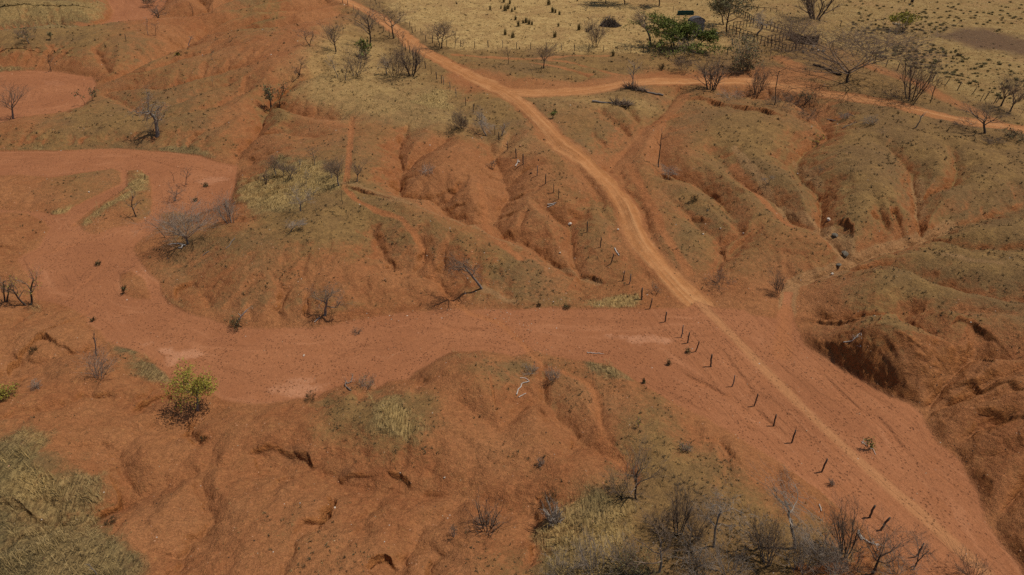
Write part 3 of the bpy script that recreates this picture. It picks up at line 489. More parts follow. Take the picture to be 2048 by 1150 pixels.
    # small relief
    hgt = k.math('ADD', k.math('MULTIPLY', n_fine, .55), k.math('MULTIPLY', n_grit, .28))
    soft = k.math('SUBTRACT', 1.0, k.math('MULTIPLY', k.math('MAXIMUM', river, road), .55))
    hgt = k.math('MULTIPLY', hgt, soft)
    hgt = k.math('ADD', hgt, k.math('MULTIPLY', k.math('MULTIPLY', k.math('SUBTRACT', 1.0, k.ramp(trk_l, .50, .66)), k.math('MULTIPLY', near_t, river)), .10))
    hgt = k.math('ADD', hgt, k.math('MULTIPLY', k.math('MULTIPLY', road_l, road), .5))
    hgt = k.math('SUBTRACT', hgt, k.math('MULTIPLY', k.math('MULTIPLY', k.ramp(flow_l, .58, .70), river), .15))
    hgt = k.math('ADD', hgt, k.math('MULTIPLY', k.math('MULTIPLY', streak, straw), .9))
    hgt = k.math('SUBTRACT', hgt, k.math('MULTIPLY', k.math('MULTIPLY', hmask, river), .35))
    hgt = k.math('ADD', hgt, k.math('MULTIPLY', pm, .3))
    hgt = k.math('ADD', hgt, k.math('MULTIPLY', k.math('MULTIPLY', k.noise(1.6, 4, .7), steep), 1.0))
    bp = k.n('ShaderNodeBump'); bp.inputs['Strength'].default_value = .85; bp.inputs['Distance'].default_value = .46
    k.t.links.new(hgt, bp.inputs['Height']); k.t.links.new(bp.outputs[0], k.b.inputs['Normal'])
    return k.m
M_SOIL = soil_material()
ground = sheet('ground', ~(fr | fd), M_SOIL); riverbed = sheet('riverbed', fr, M_SOIL); droad = sheet('dirt_road', fd, M_SOIL)
# ------------------------------------------------------------------ tagging
def tag(o, label, cat, group=None):
    o['label'] = label; o['category'] = cat
    if group: o['group'] = group
    return o
def empty(name, loc):
    o = bpy.data.objects.new(name, None); C.objects.link(o); o.location = tuple(float(v) for v in loc); o.empty_display_size = 0.3; return o
def wood(name, a, b, scale=6.0):
    k = NT(name); k.position(); n = k.noise(scale, 4, .7)
    k.t.links.new(k.mix(k.ramp(n, .35, .65), a, b), k.b.inputs['Base Color']); return k.m
M_DARK = wood('dark_bark', (.055,.040,.030), (.105,.078,.058))
M_GREY = wood('grey_bark', (.125,.105,.090), (.24,.205,.175))
M_PALE = wood('bleached_wood', (.36,.31,.26), (.56,.50,.43))
M_TWIG = wood('brown_twigs', (.140,.096,.066), (.25,.178,.125), 1.5)
M_TWIGG = wood('grey_twigs', (.23,.175,.130), (.39,.315,.245), 1.5)
M_POST = wood('weathered_post', (.060,.043,.032), (.125,.095,.072), 9)
M_POSTG = wood('grey_post', (.11,.092,.080), (.20,.17,.145), 9)
M_BURN = wood('charred_post', (.025,.018,.014), (.06,.043,.032), 9)
def leafmat(name, a, b):
    k = NT(name); k.position(); k.t.links.new(k.mix(k.ramp(k.noise(2.2, 3, .7), .35, .65), a, b), k.b.inputs['Base Color'])
    k.b.inputs['Roughness'].default_value = .7; return k.m
M_LGREEN = leafmat('green_leaves', (.085,.112,.024), (.20,.212,.045))
M_LYEL = leafmat('yellow_green_leaves', (.21,.180,.028), (.37,.31,.055))
M_LOLIVE = leafmat('olive_leaves', (.105,.095,.042), (.19,.168,.075))
M_STRAW = leafmat('straw_blades', (.25,.168,.066), (.44,.305,.130))
M_GOLD = leafmat('golden_straw_blades', (.34,.218,.072), (.58,.395,.155))
M_TUFT = leafmat('dry_tuft_blades', (.062,.043,.022), (.145,.102,.048))
M_TUSS = leafmat('tussock_blades', (.095,.075,.030), (.19,.148,.058))
BARK = {'d': (M_DARK, M_TWIG), 'g': (M_GREY, M_TWIGG), 'p': (M_PALE, M_TWIGG), 'm': (M_GREY, M_TWIG), 'b': (M_BURN, M_TWIG), 's': (M_TUSS, M_TUFT)}
LEAF = {'G': M_LGREEN, 'Y': M_LYEL, 'O': M_LOLIVE}

# ------------------------------------------------------------------ branching plants
def tubes(paths, radii, sides):
    """paths (B,n,3), radii (B,n): one bundle of tapering tubes"""
    p = np.asarray(paths); r = np.asarray(radii); B, n, _ = p.shape
    d = np.gradient(p, axis=1); d /= np.linalg.norm(d, axis=2, keepdims=True) + 1e-9
    ref = np.where(np.abs(d[:,:1,2:3]) > 0.8, np.array([1.0,0,0]), np.array([0,0,1.0])); ref = np.broadcast_to(ref, d.shape)
    u = np.cross(d, ref); u /= np.linalg.norm(u, axis=2, keepdims=True) + 1e-9; w = np.cross(d, u)
    a = np.arange(sides)*2*math.pi/sides
    v = p[:,:,None,:] + r[:,:,None,None]*(np.cos(a)[None,None,:,None]*u[:,:,None,:] + np.sin(a)[None,None,:,None]*w[:,:,None,:])
    v = v.reshape(-1,3); base = (np.arange(B)*n*sides)[:,None,None]
    i = np.arange(n-1)[None,:,None]*sides; j = np.arange(sides)[None,None,:]; j2 = (j+1) % sides
    f = np.stack([base+i+j, base+i+j2, base+i+sides+j2, base+i+sides+j], -1).reshape(-1,4)
    return v, f
def rot_about(d, ang, az):
    t = np.array([1.0,0,0]) if abs(d[0]) < .8 else np.array([0,1.0,0])
    u = np.cross(d, t); u /= np.linalg.norm(u); w = np.cross(d, u)
    return d*math.cos(ang) + (u*math.cos(az) + w*math.sin(az))*math.sin(ang)
STYLE = {  # stems, stem length, stem spread, [children per level], angle, length ratio, wiggle, lift
 'tree':   dict(stems=1, sl=.42, ss=.06, kids=[6,5,4,4], ang=44, ratio=.60, wig=.13, lift=.12, low=.60, r0=1.15),
 'tall':   dict(stems=1, sl=.72, ss=.04, kids=[10,5,5,3], ang=44, ratio=.46, wig=.12, lift=.16, low=.36),
 'spread': dict(stems=1, sl=.18, ss=.05, kids=[7,5,5,4], ang=50, ratio=.60, wig=.11, lift=.09, low=.7, r0=2.3),
 'vase':   dict(stems=6, sl=.58, ss=.42, kids=[6,5,4], ang=36, ratio=.56, wig=.12, lift=.10, low=.14),
 'grand':  dict(stems=1, sl=.18, ss=.05, kids=[9,6,6,5], ang=48, ratio=.58, wig=.11, lift=.09, low=.65, r0=2.3),
 'umbrella': dict(stems=1, sl=.62, ss=.05, kids=[7,5,5], ang=66, ratio=.55, wig=.12, lift=.02, low=.72, r0=.62),
 'airy':   dict(stems=1, sl=.62, ss=.05, kids=[8,5,4,2], ang=42, ratio=.52, wig=.15, lift=.14, low=.30),
 'round':  dict(stems=1, sl=.34, ss=.08, kids=[6,5,5], ang=58, ratio=.78, wig=.14, lift=.05, low=.5),
 'sapling':dict(stems=1, sl=.80, ss=.05, kids=[8,4,4], ang=44, ratio=.36, wig=.14, lift=.12, low=.35),
 'thin':   dict(stems=1, sl=.95, ss=.05, kids=[4,2], ang=35, ratio=.22, wig=.16, lift=.1, low=.5),
 'shrub':  dict(stems=11, sl=.62, ss=.95, kids=[4,4,3], ang=40, ratio=.55, wig=.2, lift=.05, low=.2),
 'snag':   dict(stems=1, sl=.55, ss=.10, kids=[5,5,5,5], ang=54, ratio=.58, wig=.42, lift=.04, low=.5),
 'crook':  dict(stems=2, sl=.60, ss=.30, kids=[5,5,5], ang=46, ratio=.52, wig=.34, lift=.06, low=.4),
 'brush':  dict(stems=26, sl=.80, ss=1.30, kids=[4,3], ang=45, ratio=.5, wig=.3, lift=-.02, low=.15)}
NSEG = [6,5,4,3,2]
def skeleton(st, seed):
    rg = random.Random(seed); S = STYLE[st]; levels = [[] for _ in range(5)]
    def grow(p, d, L, rad, lev):
        n = NSEG[lev]; pts = [p]; dirs = []
        for i in range(n):
            d = d + np.array([rg.gauss(0,1), rg.gauss(0,1), rg.gauss(0,.7)])*S['wig']*(0.6 if lev == 0 else 1) + np.array([0,0,S['lift']])
            d = d/np.linalg.norm(d); dirs.append(d); p = p + d*L/n; pts.append(p)
        end = .55 if lev == 0 else .35
        levels[lev].append((np.array(pts), rad*np.linspace(1, end, n+1)))
        if lev < len(S['kids']):
            k = S['kids'][lev]; k = max(2, k + rg.choice([-1,0,0,1])) if k > 2 else k
            az0 = rg.random()*6.28
            for c in range(k):
                t = S['low'] + (1-S['low'])*((c+.6+.4*rg.random())/k) if lev == 0 else .25 + .75*((c + rg.random())/k)
                t = min(t, 1.0); q = t*n; i = min(int(q), n-1); pp = pts[i]*(1-(q-i)) + pts[i+1]*(q-i)
                a = math.radians(S['ang'])*(.65 + .6*rg.random())*(1.15 - .35*t)
                dd = rot_about(dirs[i], a, az0 + c*2.4 + rg.uniform(-.4,.4))
                grow(pp, dd, L*(S.get('r0', S['ratio']) if lev == 0 else S['ratio'])*(.75+.5*rg.random())*(1.15-.35*t if lev == 0 else 1), rad*(1-(1-end)*t)*.70, lev+1)
    for s in range(S['stems']):
        az = 2*math.pi*(s + rg.random()*.7)/S['stems']; tilt = S['ss']*(.45 + .7*rg.random())
        d = np.array([math.sin(tilt)*math.cos(az), math.sin(tilt)*math.sin(az), math.cos(tilt)])
        grow(np.array([.02*math.cos(az), .02*math.sin(az), -.02])*S['stems']**.5, d, S['sl']*(.75+.5*rg.random()), 1.0, 0)
    return levels
def plant_meshes(st, seed, h, w, rad, lean=(0,0), twig=.012, fine=True):
    """trunk and crown arrays in metres: h tall, w wide, leaning by lean (metres at the top)"""
    lv = skeleton(st, seed); allp = np.concatenate([q[0] for L in lv for q in L])
    zmax = np.percentile(allp[:,2], 97.5); rr = np.percentile(np.hypot(allp[:,0], allp[:,1]), 84)
    up = allp[allp[:,2] > .45*zmax]; cxy = up[:,:2].mean(0); zc_ = up[:,2].mean()
    rr = np.percentile(np.hypot(*(up[:,:2] - cxy*(up[:,2:]/zc_)).T), 86); sx = w/2/max(rr, .05); sz = h/zmax
    def fit(a):
        a = a.copy(); a[...,:2] -= cxy*(a[...,2:]/zc_)**1.2 if (a[...,2:] >= 0).all() else cxy*np.maximum(a[...,2:]/zc_, 0)**1.2
        b = a*np.array([sx, sx, sz]); t = np.clip(b[...,2]/h, 0, 1.2)
        b[...,0] += lean[0]*t**1.15; b[...,1] += lean[1]*t**1.15; return b
    tv, tf, cv, cf, ends = [], [], [], [], []
    for k, L in enumerate(lv):
        if not L: continue
        p = fit(np.stack([q[0] for q in L])); r = np.maximum(np.stack([q[1] for q in L])*rad, twig)
        if k >= 3: r = np.maximum(np.minimum(r, rad*.22), twig)
        v, f = tubes(p, r, [6,5,4,3,3][k]); V, Fc = (tv, tf) if k == 0 else (cv, cf)
        Fc.append(f + sum(len(x) for x in V)); V.append(v)
        if k >= 2 or (k == 1 and len(lv[2]) == 0): ends.append(p[:,1:].reshape(-1,3))
    cat = lambda V, Fc: (np.concatenate(V), np.concatenate(Fc)) if V else (np.zeros((0,3)), np.zeros((0,4), int))
    return cat(tv, tf), cat(cv, cf), (np.concatenate(ends) if ends else np.zeros((0,3)))
def leaf_quads(pts, n, size, rg, spread=.15):
    i = rg.integers(0, len(pts), n); c = pts[i] + rg.normal(0, spread, (n,3))
    a = rg.normal(0, 1, (n,3)); a /= np.linalg.norm(a, axis=1, keepdims=True); b = np.cross(a, rg.normal(0, 1, (n,3))); b /= np.linalg.norm(b, axis=1, keepdims=True) + 1e-9
    s = size*rg.uniform(.6, 1.4, (n,1)); a = a*s; b = b*s*.55
    v = np.stack([c-a, c+b, c+a, c-b], 1).reshape(-1,3); f = np.arange(4*n).reshape(-1,4); return v, f
def top_of(base, tx, ty, dy=0.0):
    rx_, ry_, rz_ = rays(tx, ty); t = (base[1] + dy)/ry_
    return np.array([rx_*t, base[1] + dy, CAMZ + rz_*t])
def px_per_m(p):
    return F/(p[1]*CP - (p[2]-CAMZ)*SP)
pseed = [100]
def plant(name, cat, label, bx, by, tx, ty, wpx, st, bark='d', leaf=None, nleaf=0, lsize=.10, dy=0.0, rad=None, group=None, twig=None, parts=True):
    pseed[0] += 1; base = at(bx, by); top = top_of(base, tx, ty, dy); h = max(top[2]-base[2], .15); k = px_per_m(base); w = max(wpx/k, .12)
    rad = rad or {'grand':.03,'umbrella':.02,'airy':.024,'round':.026,'tree':.030,'tall':.024,'spread':.034,'vase':.0095,'sapling':.018,'thin':.016,'shrub':.008,'snag':.042,'crook':.028,'brush':.012}[st]*h
    rad = max(rad, .018); twig = twig or max(.0050, .105/k)
    if st == 'shrub' and wpx < 40 and bark == 'd': bark = 's'
    if st == 'shrub' and bark == 's': rad = .010
    if cat == 'plant' and st == 'shrub': w *= .8; h *= .8
    (tv, tf), (cv, cf), ends = plant_meshes(st, pseed[0], h, w, rad, (top[0]-base[0], dy), twig)
    o = empty(name, base - np.array([0,0,.03])); tag(o, label, cat, group); bm, tm = BARK[bark]
    add_obj('trunk' if STYLE[st]['stems'] == 1 else 'stems', quick_mesh('trunk', tv, tf, bm, True), o)
    if len(cv): add_obj('crown' if st not in ('shrub','brush') else 'twigs', quick_mesh('crown', cv, cf, tm, True), o)
    if leaf and len(ends):
        v, f = leaf_quads(ends, nleaf, lsize, np.random.default_rng(pseed[0]), .12 + .02*h); v[:,2] = np.maximum(v[:,2], .03)
        add_obj('foliage', quick_mesh('foliage', v, f, LEAF[leaf]), o)
    return o
# ------------------------------------------------------------------ trees and shrubs: (name, category, label, base, top, width px, style, bark, extras)
T = [
('bare_tree','tree','leafless grey tree with dark trunk on the near rim of the upper left pan',27,238,19,170,62,'tree','m',{}),
('sapling','sapling','thin leaning sapling with few green leaves on the upper left pan edge',168,211,155,183,14,'thin','d',dict(leaf='O',nleaf=40,lsize=.16)),
('sapling','sapling','upright sapling with green top beside the leaning one at the pan edge',187,201,184,176,16,'sapling','d',dict(leaf='O',nleaf=70,lsize=.16)),
('bare_tree','tree','crooked tree with greyish violet twigs bending left on the red slope above the riverbed',316,271,290,182,58,'snag','g',dict(leaf='O',nleaf=220,lsize=.10,dy=-.5)),
('dead_tree','tree','shattered dark dead trunk with broken twigs round its foot by the upper red gully',316,40,311,12,34,'crook','d',dict(rad=.16)),
('sapling','sapling','slim pale leaning stem left of its twin on the upper left rise',301,71,287,33,20,'thin','g',{}),
('sapling','sapling','slim upright stem with wispy top right of its leaning twin, upper left rise',310,71,309,44,20,'sapling','d',{}),
('bare_tree','tree','thin-leaved yellowish tree cut by the top edge above the dark broken trunk',300,13,300,-14,34,'vase','d',dict(leaf='O',nleaf=160,lsize=.14)),
('dead_sapling','sapling','bare thin pole of a sapling on the far red slope, left one of three',353,15,352,-2,6,'thin','d',{}),
('dead_sapling','sapling','bare thin pole of a sapling on the far red slope, middle one of three',385,25,382,5,7,'thin','d',{}),
('dead_sapling','sapling','bare thin pole of a sapling on the far red slope, right one of three',426,33,424,6,7,'thin','d',{}),
('dead_sapling','sapling','long dark leaning pole in yellow grass at the far upper left',41,36,34,14,4,'thin','d',{}),
('dead_sapling','sapling','short dark pole in yellow grass, right of the long leaning one, far upper left',98,18,94,7,3,'thin','d',{}),
('dead_tree','tree','pale dead stem curled over like a hook on the grassy hump',377,93,384,70,14,'thin','p',dict(rad=.10)),
('bare_tree','tree','flat-topped little tree leaning left over the upper red channel',59,86,44,57,32,'tree','m',dict(leaf='O',nleaf=120,lsize=.14)),
('shrub','shrub','stunted bush just left of the flat-topped leaning tree',37,75,33,60,14,'sapling','d',{}),
('sapling','sapling','stubby green seedling right of the flat-topped leaning tree',100,79,98,64,8,'sapling','d',dict(leaf='O',nleaf=80,lsize=.16)),
('sapling','sapling','twiggy sapling at the far bank of the upper left pan',102,138,97,108,18,'sapling','d',{}),
('sapling','sapling','faint slender sapling on the grassy slope right of the hooked dead stem',427,120,424,100,8,'thin','g',dict(leaf='O',nleaf=20,lsize=.12)),
('sapling','sapling','faint slender sapling among dark tufts below the hooked dead stem',425,171,424,152,7,'thin','g',{}),
('bare_tree','tree','tall bare tree left of the road, first of the pair near the top',736,92,730,8,60,'tall','d',dict(rad=.20)),
('bare_tree','tree','tall bare tree whose crown hangs over the road, right one of the pair',788,78,782,8,72,'tree','d',dict(rad=.20)),
('shrub','shrub','small two-stemmed bare shrub left of the tall roadside pair',617,90,613,58,34,'crook','d',{}),
('bare_tree','tree','bare tree leaning left with flat crown on the pale grass near the top',673,103,658,48,46,'tree','d',{}),
('sapling','sapling','small bare sapling behind the left-leaning tree near the top',676,68,681,46,18,'sapling','d',{}),
('shrub','shrub','arched bare shrub bowing right on the grass left of the vase-shaped trees',598,144,604,117,38,'crook','d',{}),
('bare_tree','tree','thin crooked tree leaning left, left neighbour of the broad vase-shaped tree',674,155,659,110,34,'sapling','g',dict(rad=.07)),
('bare_tree','tree','small crooked tree touching the broad vase-shaped tree on its left',692,160,697,122,30,'sapling','m',dict(rad=.08)),
('bare_tree','tree','broad vase-shaped bare tree beside the bright green bush',712,152,716,95,62,'vase','m',{}),
('green_bush','bush','bright green leafy bush behind the vase-shaped bare tree',731,114,726,80,28,'crook','d',dict(leaf='G',nleaf=420,lsize=.20)),
('bare_tree','tree','many-stemmed bare tree with dark foot, left of the fence row corner',792,156,790,98,58,'vase','d',{}),
('shrub','shrub','small grey bare shrub on the left flank of the many-stemmed tree',772,149,768,113,26,'crook','g',{}),
('bare_tree','tree','bare tree with spreading low limbs standing against the roadside fence row',823,151,820,90,54,'vase','d',dict(rad=.12)),
('sapling','sapling','bare sapling at the road edge just below the tall pair',798,88,797,56,22,'sapling','d',{}),
('sapling','sapling','bare sapling at the road edge beside the clustered fence posts',807,93,806,64,17,'sapling','d',{}),
('bare_tree','tree','dark bare tree in the pasture corner clump, right and tallest of its three stems',885,97,889,40,36,'tall','d',{}),
('bare_tree','tree','bare tree leaning left in the pasture corner clump',878,93,872,48,40,'tall','d',{}),
('sapling','sapling','slim bare sapling by the pasture fence right of the corner clump',909,97,910,57,20,'sapling','d',{}),
('sapling','sapling','short forked sapling by the pasture fence, second right of the corner clump',925,99,928,78,16,'sapling','d',{}),
('green_bush','bush','two-stemmed green-leafed bush in the deep red gully',543,215,535,172,26,'crook','d',dict(leaf='O',nleaf=260,lsize=.17)),
('bare_tree','tree','thin bare tree leaning right beside the green-leafed gully bush',558,213,567,164,22,'sapling','d',dict(leaf='O',nleaf=60,lsize=.17)),
('shrub','shrub','bare twiggy shrub on pale grass left of the white leaning snag',916,258,913,222,40,'vase','d',{}),
('shrub','shrub','second bare twiggy shrub close to the white leaning snag',926,259,926,232,24,'vase','d',{}),
('dead_tree','tree','pale leaning snag with spread limbs beside the fence row',974,272,957,226,44,'snag','g',dict(rad=.11)),
('dead_tree','tree','small pale forked snag right of the leaning one by the fence row',1004,272,1010,246,20,'crook','g',{}),
('sapling','sapling','slender straight sapling between road and pasture fence, left of the bent one',1015,129,1014,92,22,'sapling','d',{}),
('bare_tree','tree','bent bare tree with dark brush at its foot between road and pasture fence',1088,137,1093,87,50,'tree','d',{}),
('sapling','sapling','tiny bare sapling on the strip above the road bend',1064,157,1064,138,10,'thin','d',{}),
('bare_tree','tree','bare vase-shaped tree at the pasture fence in front of the brush heap',1189,95,1191,40,48,'vase','d',{}),
('sapling','sapling','lone slim pale tree beside the fallen log under the upper road',1268,176,1267,116,30,'sapling','g',dict(rad=.11)),
('bare_tree','tree','fan-shaped bare tree in front of the side road, right of the leaf-brown brush',1421,180,1427,108,72,'vase','d',dict(rad=.12)),
('bare_tree','tree','gnarled bare tree on the left end of the big green thicket',1299,93,1281,22,60,'snag','m',{}),
('green_tree','tree','wide dark green thorn tree making the left of the big thicket',1345,97,1336,40,104,'crook','d',dict(leaf='G',nleaf=7000,lsize=.17,rad=.2)),
('green_tree','tree','rounded green thorn tree making the right end of the big thicket',1388,101,1390,48,76,'crook','d',dict(leaf='G',nleaf=4600,lsize=.17)),
('shrub','shrub','dark low undergrowth along the foot of the big green thicket',1330,101,1330,82,70,'shrub','d',dict(leaf='G',nleaf=500,lsize=.16)),
('dead_shrub','shrub','pale bare shrub leaning out of the front of the green thicket',1372,108,1378,70,44,'shrub','g',{}),
('shrub','shrub','brown twiggy shrub below the green thicket beside the side road',1366,142,1361,110,42,'vase','d',{}),
('shrub','shrub','little brown twig tuft between bent roadside tree and green thicket',1323,140,1324,130,12,'shrub','d',{}),
('green_tree','tree','thin greyish green tree in front of the corral left corner',1486,141,1492,70,62,'vase','g',dict(leaf='O',nleaf=1100,lsize=.17)),
('shrub','shrub','dark green undergrowth bush at the foot of the greyish green tree',1487,143,1486,122,46,'shrub','d',dict(leaf='O',nleaf=500,lsize=.16)),
('bare_tree','tree','bare many-stemmed tree at the road edge left of the pole-like twin stems',1514,182,1527,130,38,'vase','d',{}),
('bare_tree','tree','tall two-stemmed pole-like tree rising from the scrub gully',1547,210,1561,130,26,'thin','d',dict(rad=.10)),
('green_tree','tree','tall dark tree with thin brown leaves beside the corral left end',1458,65,1468,-20,84,'tall','d',dict(leaf='O',nleaf=1500,lsize=.2,rad=.2)),
('green_tree','tree','olive-leaved tree just left of the tall one by the corral',1446,50,1441,-4,52,'tree','d',dict(leaf='O',nleaf=1100,lsize=.2)),
('green_tree','tree','tree cut by the top edge, left of the three above the brush heap',1210,8,1205,-50,52,'tall','d',dict(leaf='O',nleaf=1200,lsize=.22)),
('green_tree','tree','tree cut by the top edge, middle of the three above the brush heap',1247,9,1243,-52,70,'tall','d',dict(leaf='O',nleaf=1500,lsize=.22)),
('green_tree','tree','tree cut by the top edge, right of the three and standing alone',1317,13,1314,-48,44,'tall','d',dict(leaf='O',nleaf=1000,lsize=.22)),
('bare_tree','tree','huge wide-crowned leafless tree between the corral and the upper road',1703,164,1716,42,285,'grand','d',dict(rad=.27,twig=.021)),
('bare_tree','tree','fan-shaped leafless tree leaning right over a dark bush, right of the huge one',1821,201,1846,100,90,'vase','d',dict(rad=.10)),
('shrub','shrub','dense dark brown bush round the foot of the right-leaning fan-shaped tree',1800,197,1800,178,62,'shrub','d',{}),
('bare_tree','tree','thin S-bent bare stem between the two upper right tracks',1861,206,1884,145,32,'sapling','d',dict(rad=.08)),
('bare_tree','tree','wide leafless tree standing inside the corral by the dark board wall',1591,103,1596,18,104,'spread','d',dict(rad=.2)),
('bare_tree','tree','stout grey pollarded tree inside the corral, left of the board wall',1514,71,1526,26,44,'snag','g',dict(rad=.22)),
('bare_tree','tree','twin-trunked tree cut by the top edge right of the corral',1630,38,1632,-42,92,'vase','d',dict(rad=.2)),
('green_tree','tree','bright yellow-green umbrella-shaped tree alone in the right pasture',1806,61,1808,28,48,'umbrella','d',dict(leaf='Y',nleaf=1100,lsize=.22,rad=.1)),
('bare_tree','tree','bare tree leaning right at the fence, left of the two at the right edge',2000,213,2026,150,40,'tree','d',{}),
('bare_tree','tree','bare tree leaning right at the fence, cut by the right edge',2020,223,2046,166,42,'tree','d',{}),
('sapling','sapling','short dark sapling low at the fence end by the right edge',2041,232,2050,212,18,'sapling','d',{}),
('bare_tree','tree','low rounded leafless tree with black shade below the right track end',1970,266,1966,206,86,'tree','d',dict(rad=.2)),
('shrub','shrub','dark dense bush left of the low rounded leafless tree at the right edge',1928,254,1926,238,46,'shrub','d',{}),
('shrub','shrub','dark bush cut by the right edge below the low rounded leafless tree',2030,280,2030,258,44,'shrub','d',dict(leaf='O',nleaf=160,lsize=.14)),
('shrub','shrub','dark low bush on the slope under the rounded leafless tree',1990,288,1988,276,40,'shrub','d',{}),
('dead_tree','tree','pale broken snag slanting right from a dark stump on the upper right slope',1829,256,1851,223,16,'thin','g',dict(rad=.10)),
('shrub','shrub','tiny dry shrub under the slanting snag on the upper right slope',1767,272,1764,258,16,'sapling','d',{}),
('brush_pile','brush','grey tangle of cut branches at the head of the scrub gully',1462,194,1462,180,52,'brush','g',{}),
('shrub','shrub','large brown thicket filling the scrub gully, left half',1560,214,1562,186,52,'shrub','d',{}),
('shrub','shrub','large brown thicket filling the scrub gully, right half',1590,210,1594,184,56,'shrub','d',{}),
('shrub','shrub','sparse green-tipped bush on the bank above the scrub gully',1612,205,1616,182,30,'crook','d',dict(leaf='O',nleaf=120,lsize=.13)),
('shrub','shrub','reddish brown bush on the far side of the red gully bowl',1612,240,1616,218,40,'shrub','d',{}),
('sapling','sapling','thin bare sapling on the red bank beside the grey branch tangle',1498,196,1497,160,14,'thin','d',{}),
('shrub','shrub','green sprig bush in the gully below the scrub',1638,290,1640,270,24,'crook','d',dict(leaf='Y',nleaf=60,lsize=.13)),
('shrub','shrub','sparse shrub in the dry valley below the green sprig bush',1637,352,1641,332,18,'sapling','d',{}),
('shrub','shrub','faint grey shrub on the upper right slope by the fallen pale branches',1742,248,1744,232,28,'shrub','g',{}),
('shrub','shrub','grey shrub at the foot of the pale fallen branch, upper right slope',1690,238,1690,226,20,'shrub','g',{}),
('bare_tree','tree','small forked tree on the grassy river island',274,434,262,378,34,'sapling','d',dict(rad=.09)),
('sapling','sapling','bare twiggy sapling standing in the sand of the upper left bend',373,370,374,333,24,'sapling','m',{}),
('sapling','sapling','very thin leaning twig left of the sapling in the sand bend',349,366,341,340,9,'thin','d',{}),
('dead_shrub','shrub','dead shrub with a lying branch in the sand, nearer than the sapling',350,401,350,374,34,'crook','m',{}),
('bare_tree','tree','big spreading tree with grey violet twigs on the bank inside the river bend',374,490,357,414,112,'grand','g',dict(rad=.15)),
('dead_sapling','sapling','thin stem bowed left at the bank beside the big spreading tree',330,476,299,443,9,'thin','d',dict(rad=.05)),
('bare_tree','tree','sparse many-stemmed tree on the bank right of the big spreading tree',461,446,441,390,48,'vase','g',dict(rad=.05)),
('shrub','shrub','low dark thicket between the big spreading tree and the sparse one',405,440,402,420,84,'shrub','d',{}),
('bare_tree','tree','thin-leaved dark tree at the left edge bank of the river',56,611,38,546,62,'crook','d',dict(leaf='Y',nleaf=160,lsize=.07)),
('bare_tree','tree','bare dark tree cut by the left edge next to the thin-leaved one',12,604,10,552,34,'crook','d',{}),
('plant','plant','small dark weed alone in the sand of the left river arm',195,530,195,520,14,'shrub','d',dict(leaf='O',nleaf=30,lsize=.08)),
('plant','plant','dark weed at the tip of the small grassy islet',246,587,247,568,10,'shrub','d',dict(leaf='O',nleaf=60,lsize=.08)),
('plant','plant','dark weed at the lower left sand edge above the standing snag',186,642,184,632,11,'shrub','d',dict(leaf='O',nleaf=30,lsize=.08)),
('plant','plant','dark weed in the sand right of the sapling in the upper bend',411,373,410,364,13,'shrub','d',dict(leaf='O',nleaf=40,lsize=.09)),
('plant','plant','dark weed at the near edge of the sand above the big spreading tree',391,402,391,394,9,'shrub','d',dict(leaf='O',nleaf=30,lsize=.09)),
('shrub','shrub','bare shrub at the left end of the hilltop grove in straw grass',531,369,529,340,26,'crook','d',{}),
('bare_tree','tree','small leaning tree, second from left in the hilltop grove',552,349,543,313,30,'tree','m',{}),
('bare_tree','tree','very small low tree, third from left in the hilltop grove',567,351,564,328,24,'tree','m',{}),
('bare_tree','tree','small dark-stemmed tree, fourth from left in the hilltop grove',581,359,581,329,28,'tree','m',{}),
('sapling','sapling','slender faint sapling in the middle of the hilltop grove',600,342,599,318,10,'sapling','g',{}),
('bare_tree','tree','small tree at the far side of the hilltop grove',627,331,624,293,30,'sapling','m',{}),
('sapling','sapling','low sapling at the near middle of the hilltop grove',614,367,612,340,16,'sapling','g',{}),
('bare_tree','tree','bushy grey tree in the right part of the hilltop grove',664,355,658,320,40,'tree','m',{}),
('bare_tree','tree','taller grey tree leaning left at the right end of the hilltop grove',677,372,667,320,42,'tree','m',{}),
('bare_tree','tree','grey tree right of the cattle path beyond the hilltop grove',716,363,713,323,36,'tree','m',{}),
('bare_tree','tree','pale round-crowned tree standing alone in straw grass before the grove',603,422,600,376,54,'tree','g',{}),
('dead_sapling','sapling','thin dead stem beside the cattle path at the head of the short trench',684,409,683,378,12,'thin','d',{}),
('dead_tree','tree','bent dead limb arched to the ground on the middle hill',582,462,600,442,34,'snag','g',dict(rad=.07)),
('dead_shrub','shrub','bleached little dead bush alone on the red slope',855,343,857,328,28,'brush','p',{}),
('dead_tree','tree','dead tree with pale violet twigs toppling left above its own black shadow',962,577,904,517,64,'snag','m',dict(dy=-2.4,rad=.15)),
('sapling','sapling','slim bare stems at the rim of the gully right of the road',1319,336,1325,256,22,'thin','d',{}),
('dead_shrub','shrub','tangled dead bush in the gully below the slim bare stems',1338,357,1338,335,40,'crook','g',{}),
('dead_shrub','shrub','dead grey shrub in the middle gully right of the road',1536,368,1534,350,26,'crook','g',{}),
('shrub','shrub','tiny shrub beside a stone in the hollow right of the road',1389,403,1388,392,14,'shrub','d',{}),
('shrub','shrub','rounded dry bush on the bank right of the road mouth',1438,566,1440,546,48,'shrub','d',{}),
('shrub','shrub','spiky brown shrub at the mouth of the right side valley',1555,588,1558,546,32,'vase','d',{}),
('shrub','shrub','small dry shrub left of the road near the bottom fence posts',1312,588,1310,570,24,'crook','d',{}),
('dead_shrub','shrub','silvery white dead shrub on the lower left slope',200,756,194,704,62,'vase','g',{}),
('dead_tree','tree','broken dead pole standing behind the silvery white shrub',194,712,188,660,10,'thin','m',dict(rad=.07)),
